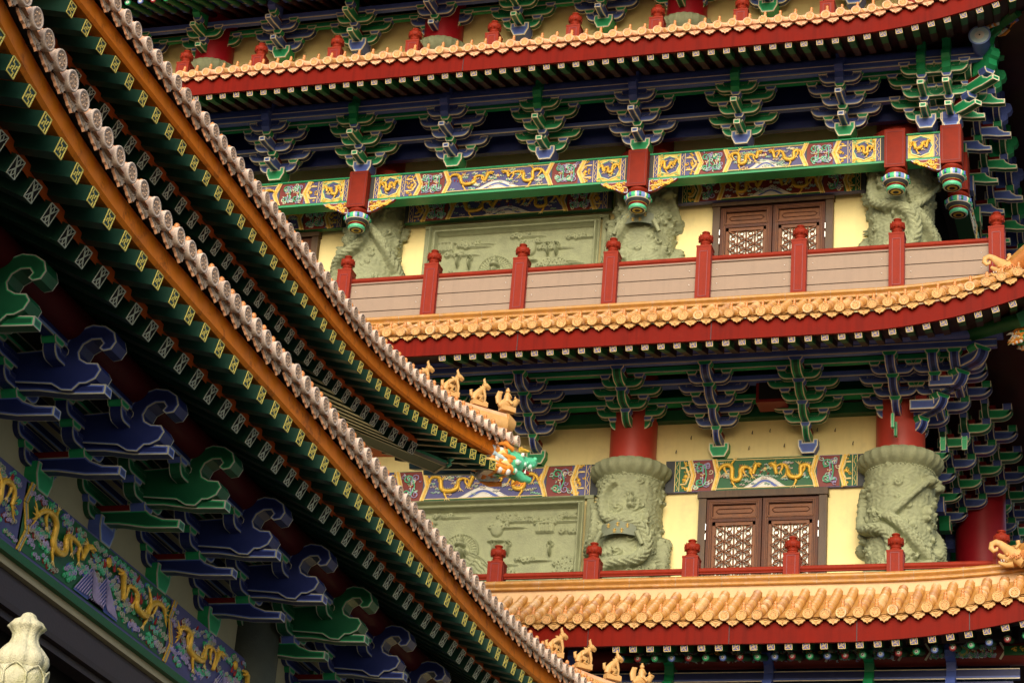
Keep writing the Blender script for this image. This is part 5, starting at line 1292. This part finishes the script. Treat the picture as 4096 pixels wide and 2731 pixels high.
def fig(kind, loc, s, label, rz=PI/4):
    o = link('ridge_figure', BM[kind], None, loc, rz); o.scale = (s, s, s); tag(o, label, 'roof figure', 'glazed figures along the hip ridges')
# four figures on the upper hip
fig('lion', (-10.98, 28.12, 13.62), 1.0, 'maned beast head peeping over the tiles, highest figure on the upper hip ridge')
fig('tall', (-10.62, 28.48, 13.42), 1.0, 'crested beast just below the maned head on the upper hip ridge')
fig('tall', (-10.28, 28.82, 13.42), 1.0, 'slender crested beast in the middle of the upper hip ridge')
fig('sit', (-9.95, 29.15, 13.40), 1.0, 'seated beast with curled tail directly behind the upper bird rider')
fig('rider', (-9.64, 29.46, 13.42), 1.05, 'robed rider on a bird at the upper hip ridge tip, before blue brackets')
fig('tall', (-8.83, 30.07, 9.93), 1.0, 'crested beast against the red fascia, highest figure on the lower hip ridge')
fig('tall', (-8.50, 30.40, 9.86), 1.0, 'slender crested beast, second figure down the lower hip ridge')
fig('sit', (-8.16, 30.74, 9.80), 1.0, 'seated cat-like beast, third figure down the lower hip ridge')
fig('rider', (-7.83, 31.07, 9.76), 1.05, 'robed rider on a bird at the lower hip ridge tip, bottom edge')

# ------------------------------------------------------------------ stone post in the near left corner
Sx, Sy = -6.83, 12.0
m = MB()
m.box(-.17, .17, -.17, .17, 2.2-3.80, 3.62-3.80, 'stone_white'); 
m.box(-.19, .19, -.19, .19, -.175, -.035, 'stone_white'); m.box(-.21, .21, -.21, .21, -.034, .0, 'stone_white')
for T in (Matrix(), TS):
    m.T = T
    for k in range(7): spiral(m, -.15+.05*k, -.08 if k % 2 else -.12, .026, 1.1, k, 1 if k % 2 else -1, -.192, .008, 'stone_white')
m.T = None
post = link('stone_post', m, None, (Sx, Sy, 3.76), .35)
post.data.name = 'stone_post'
tag(post, 'pale weathered stone post with a lotus-bud finial in the bottom left corner', 'stone post')
f = MB()
f.lathe([(.11, 0), (.13, .01), (.15, .03), (.165, .07), (.165, .11), (.155, .145), (.14, .15)], 'stone_white', 48, mod=lambda q, i: 1+.035*abs(math.cos(q*4)), cap=False)
for k in range(8):
    a = k*2*PI/8
    f.tube([(.172*math.cos(a+d), .172*math.sin(a+d), z) for d, z in ((-.38, .03), (-.40, .10), (-.2, .135), (0, .155), (.2, .135), (.40, .10), (.38, .03))], .007, 'stone_white', 4)
    f.ball((.125*math.cos(a+.2), .125*math.sin(a+.2), .008), .014, 'stone_white', 6, 4); f.ball((.125*math.cos(a+.6), .125*math.sin(a+.6), .008), .014, 'stone_white', 6, 4)
link('lotus_base', f, post)
f = MB()
f.lathe([(.13, .145), (.150, .17), (.158, .20), (.150, .235), (.120, .275), (.088, .31), (.075, .345), (.078, .375), (.095, .40), (.112, .415), (.100, .43), (.085, .45), (.055, .468), (.048, .48), (.040, .495), (.02, .508), (.001, .51)],
        'stone_white', 64, mod=lambda q, i: 1+(.13*abs(math.cos(q*4))**.7 if i < 12 else .08*abs(math.cos(q*4)))*(1 if i < 15 else 0)-.06, cap=False)
link('finial', f, post)
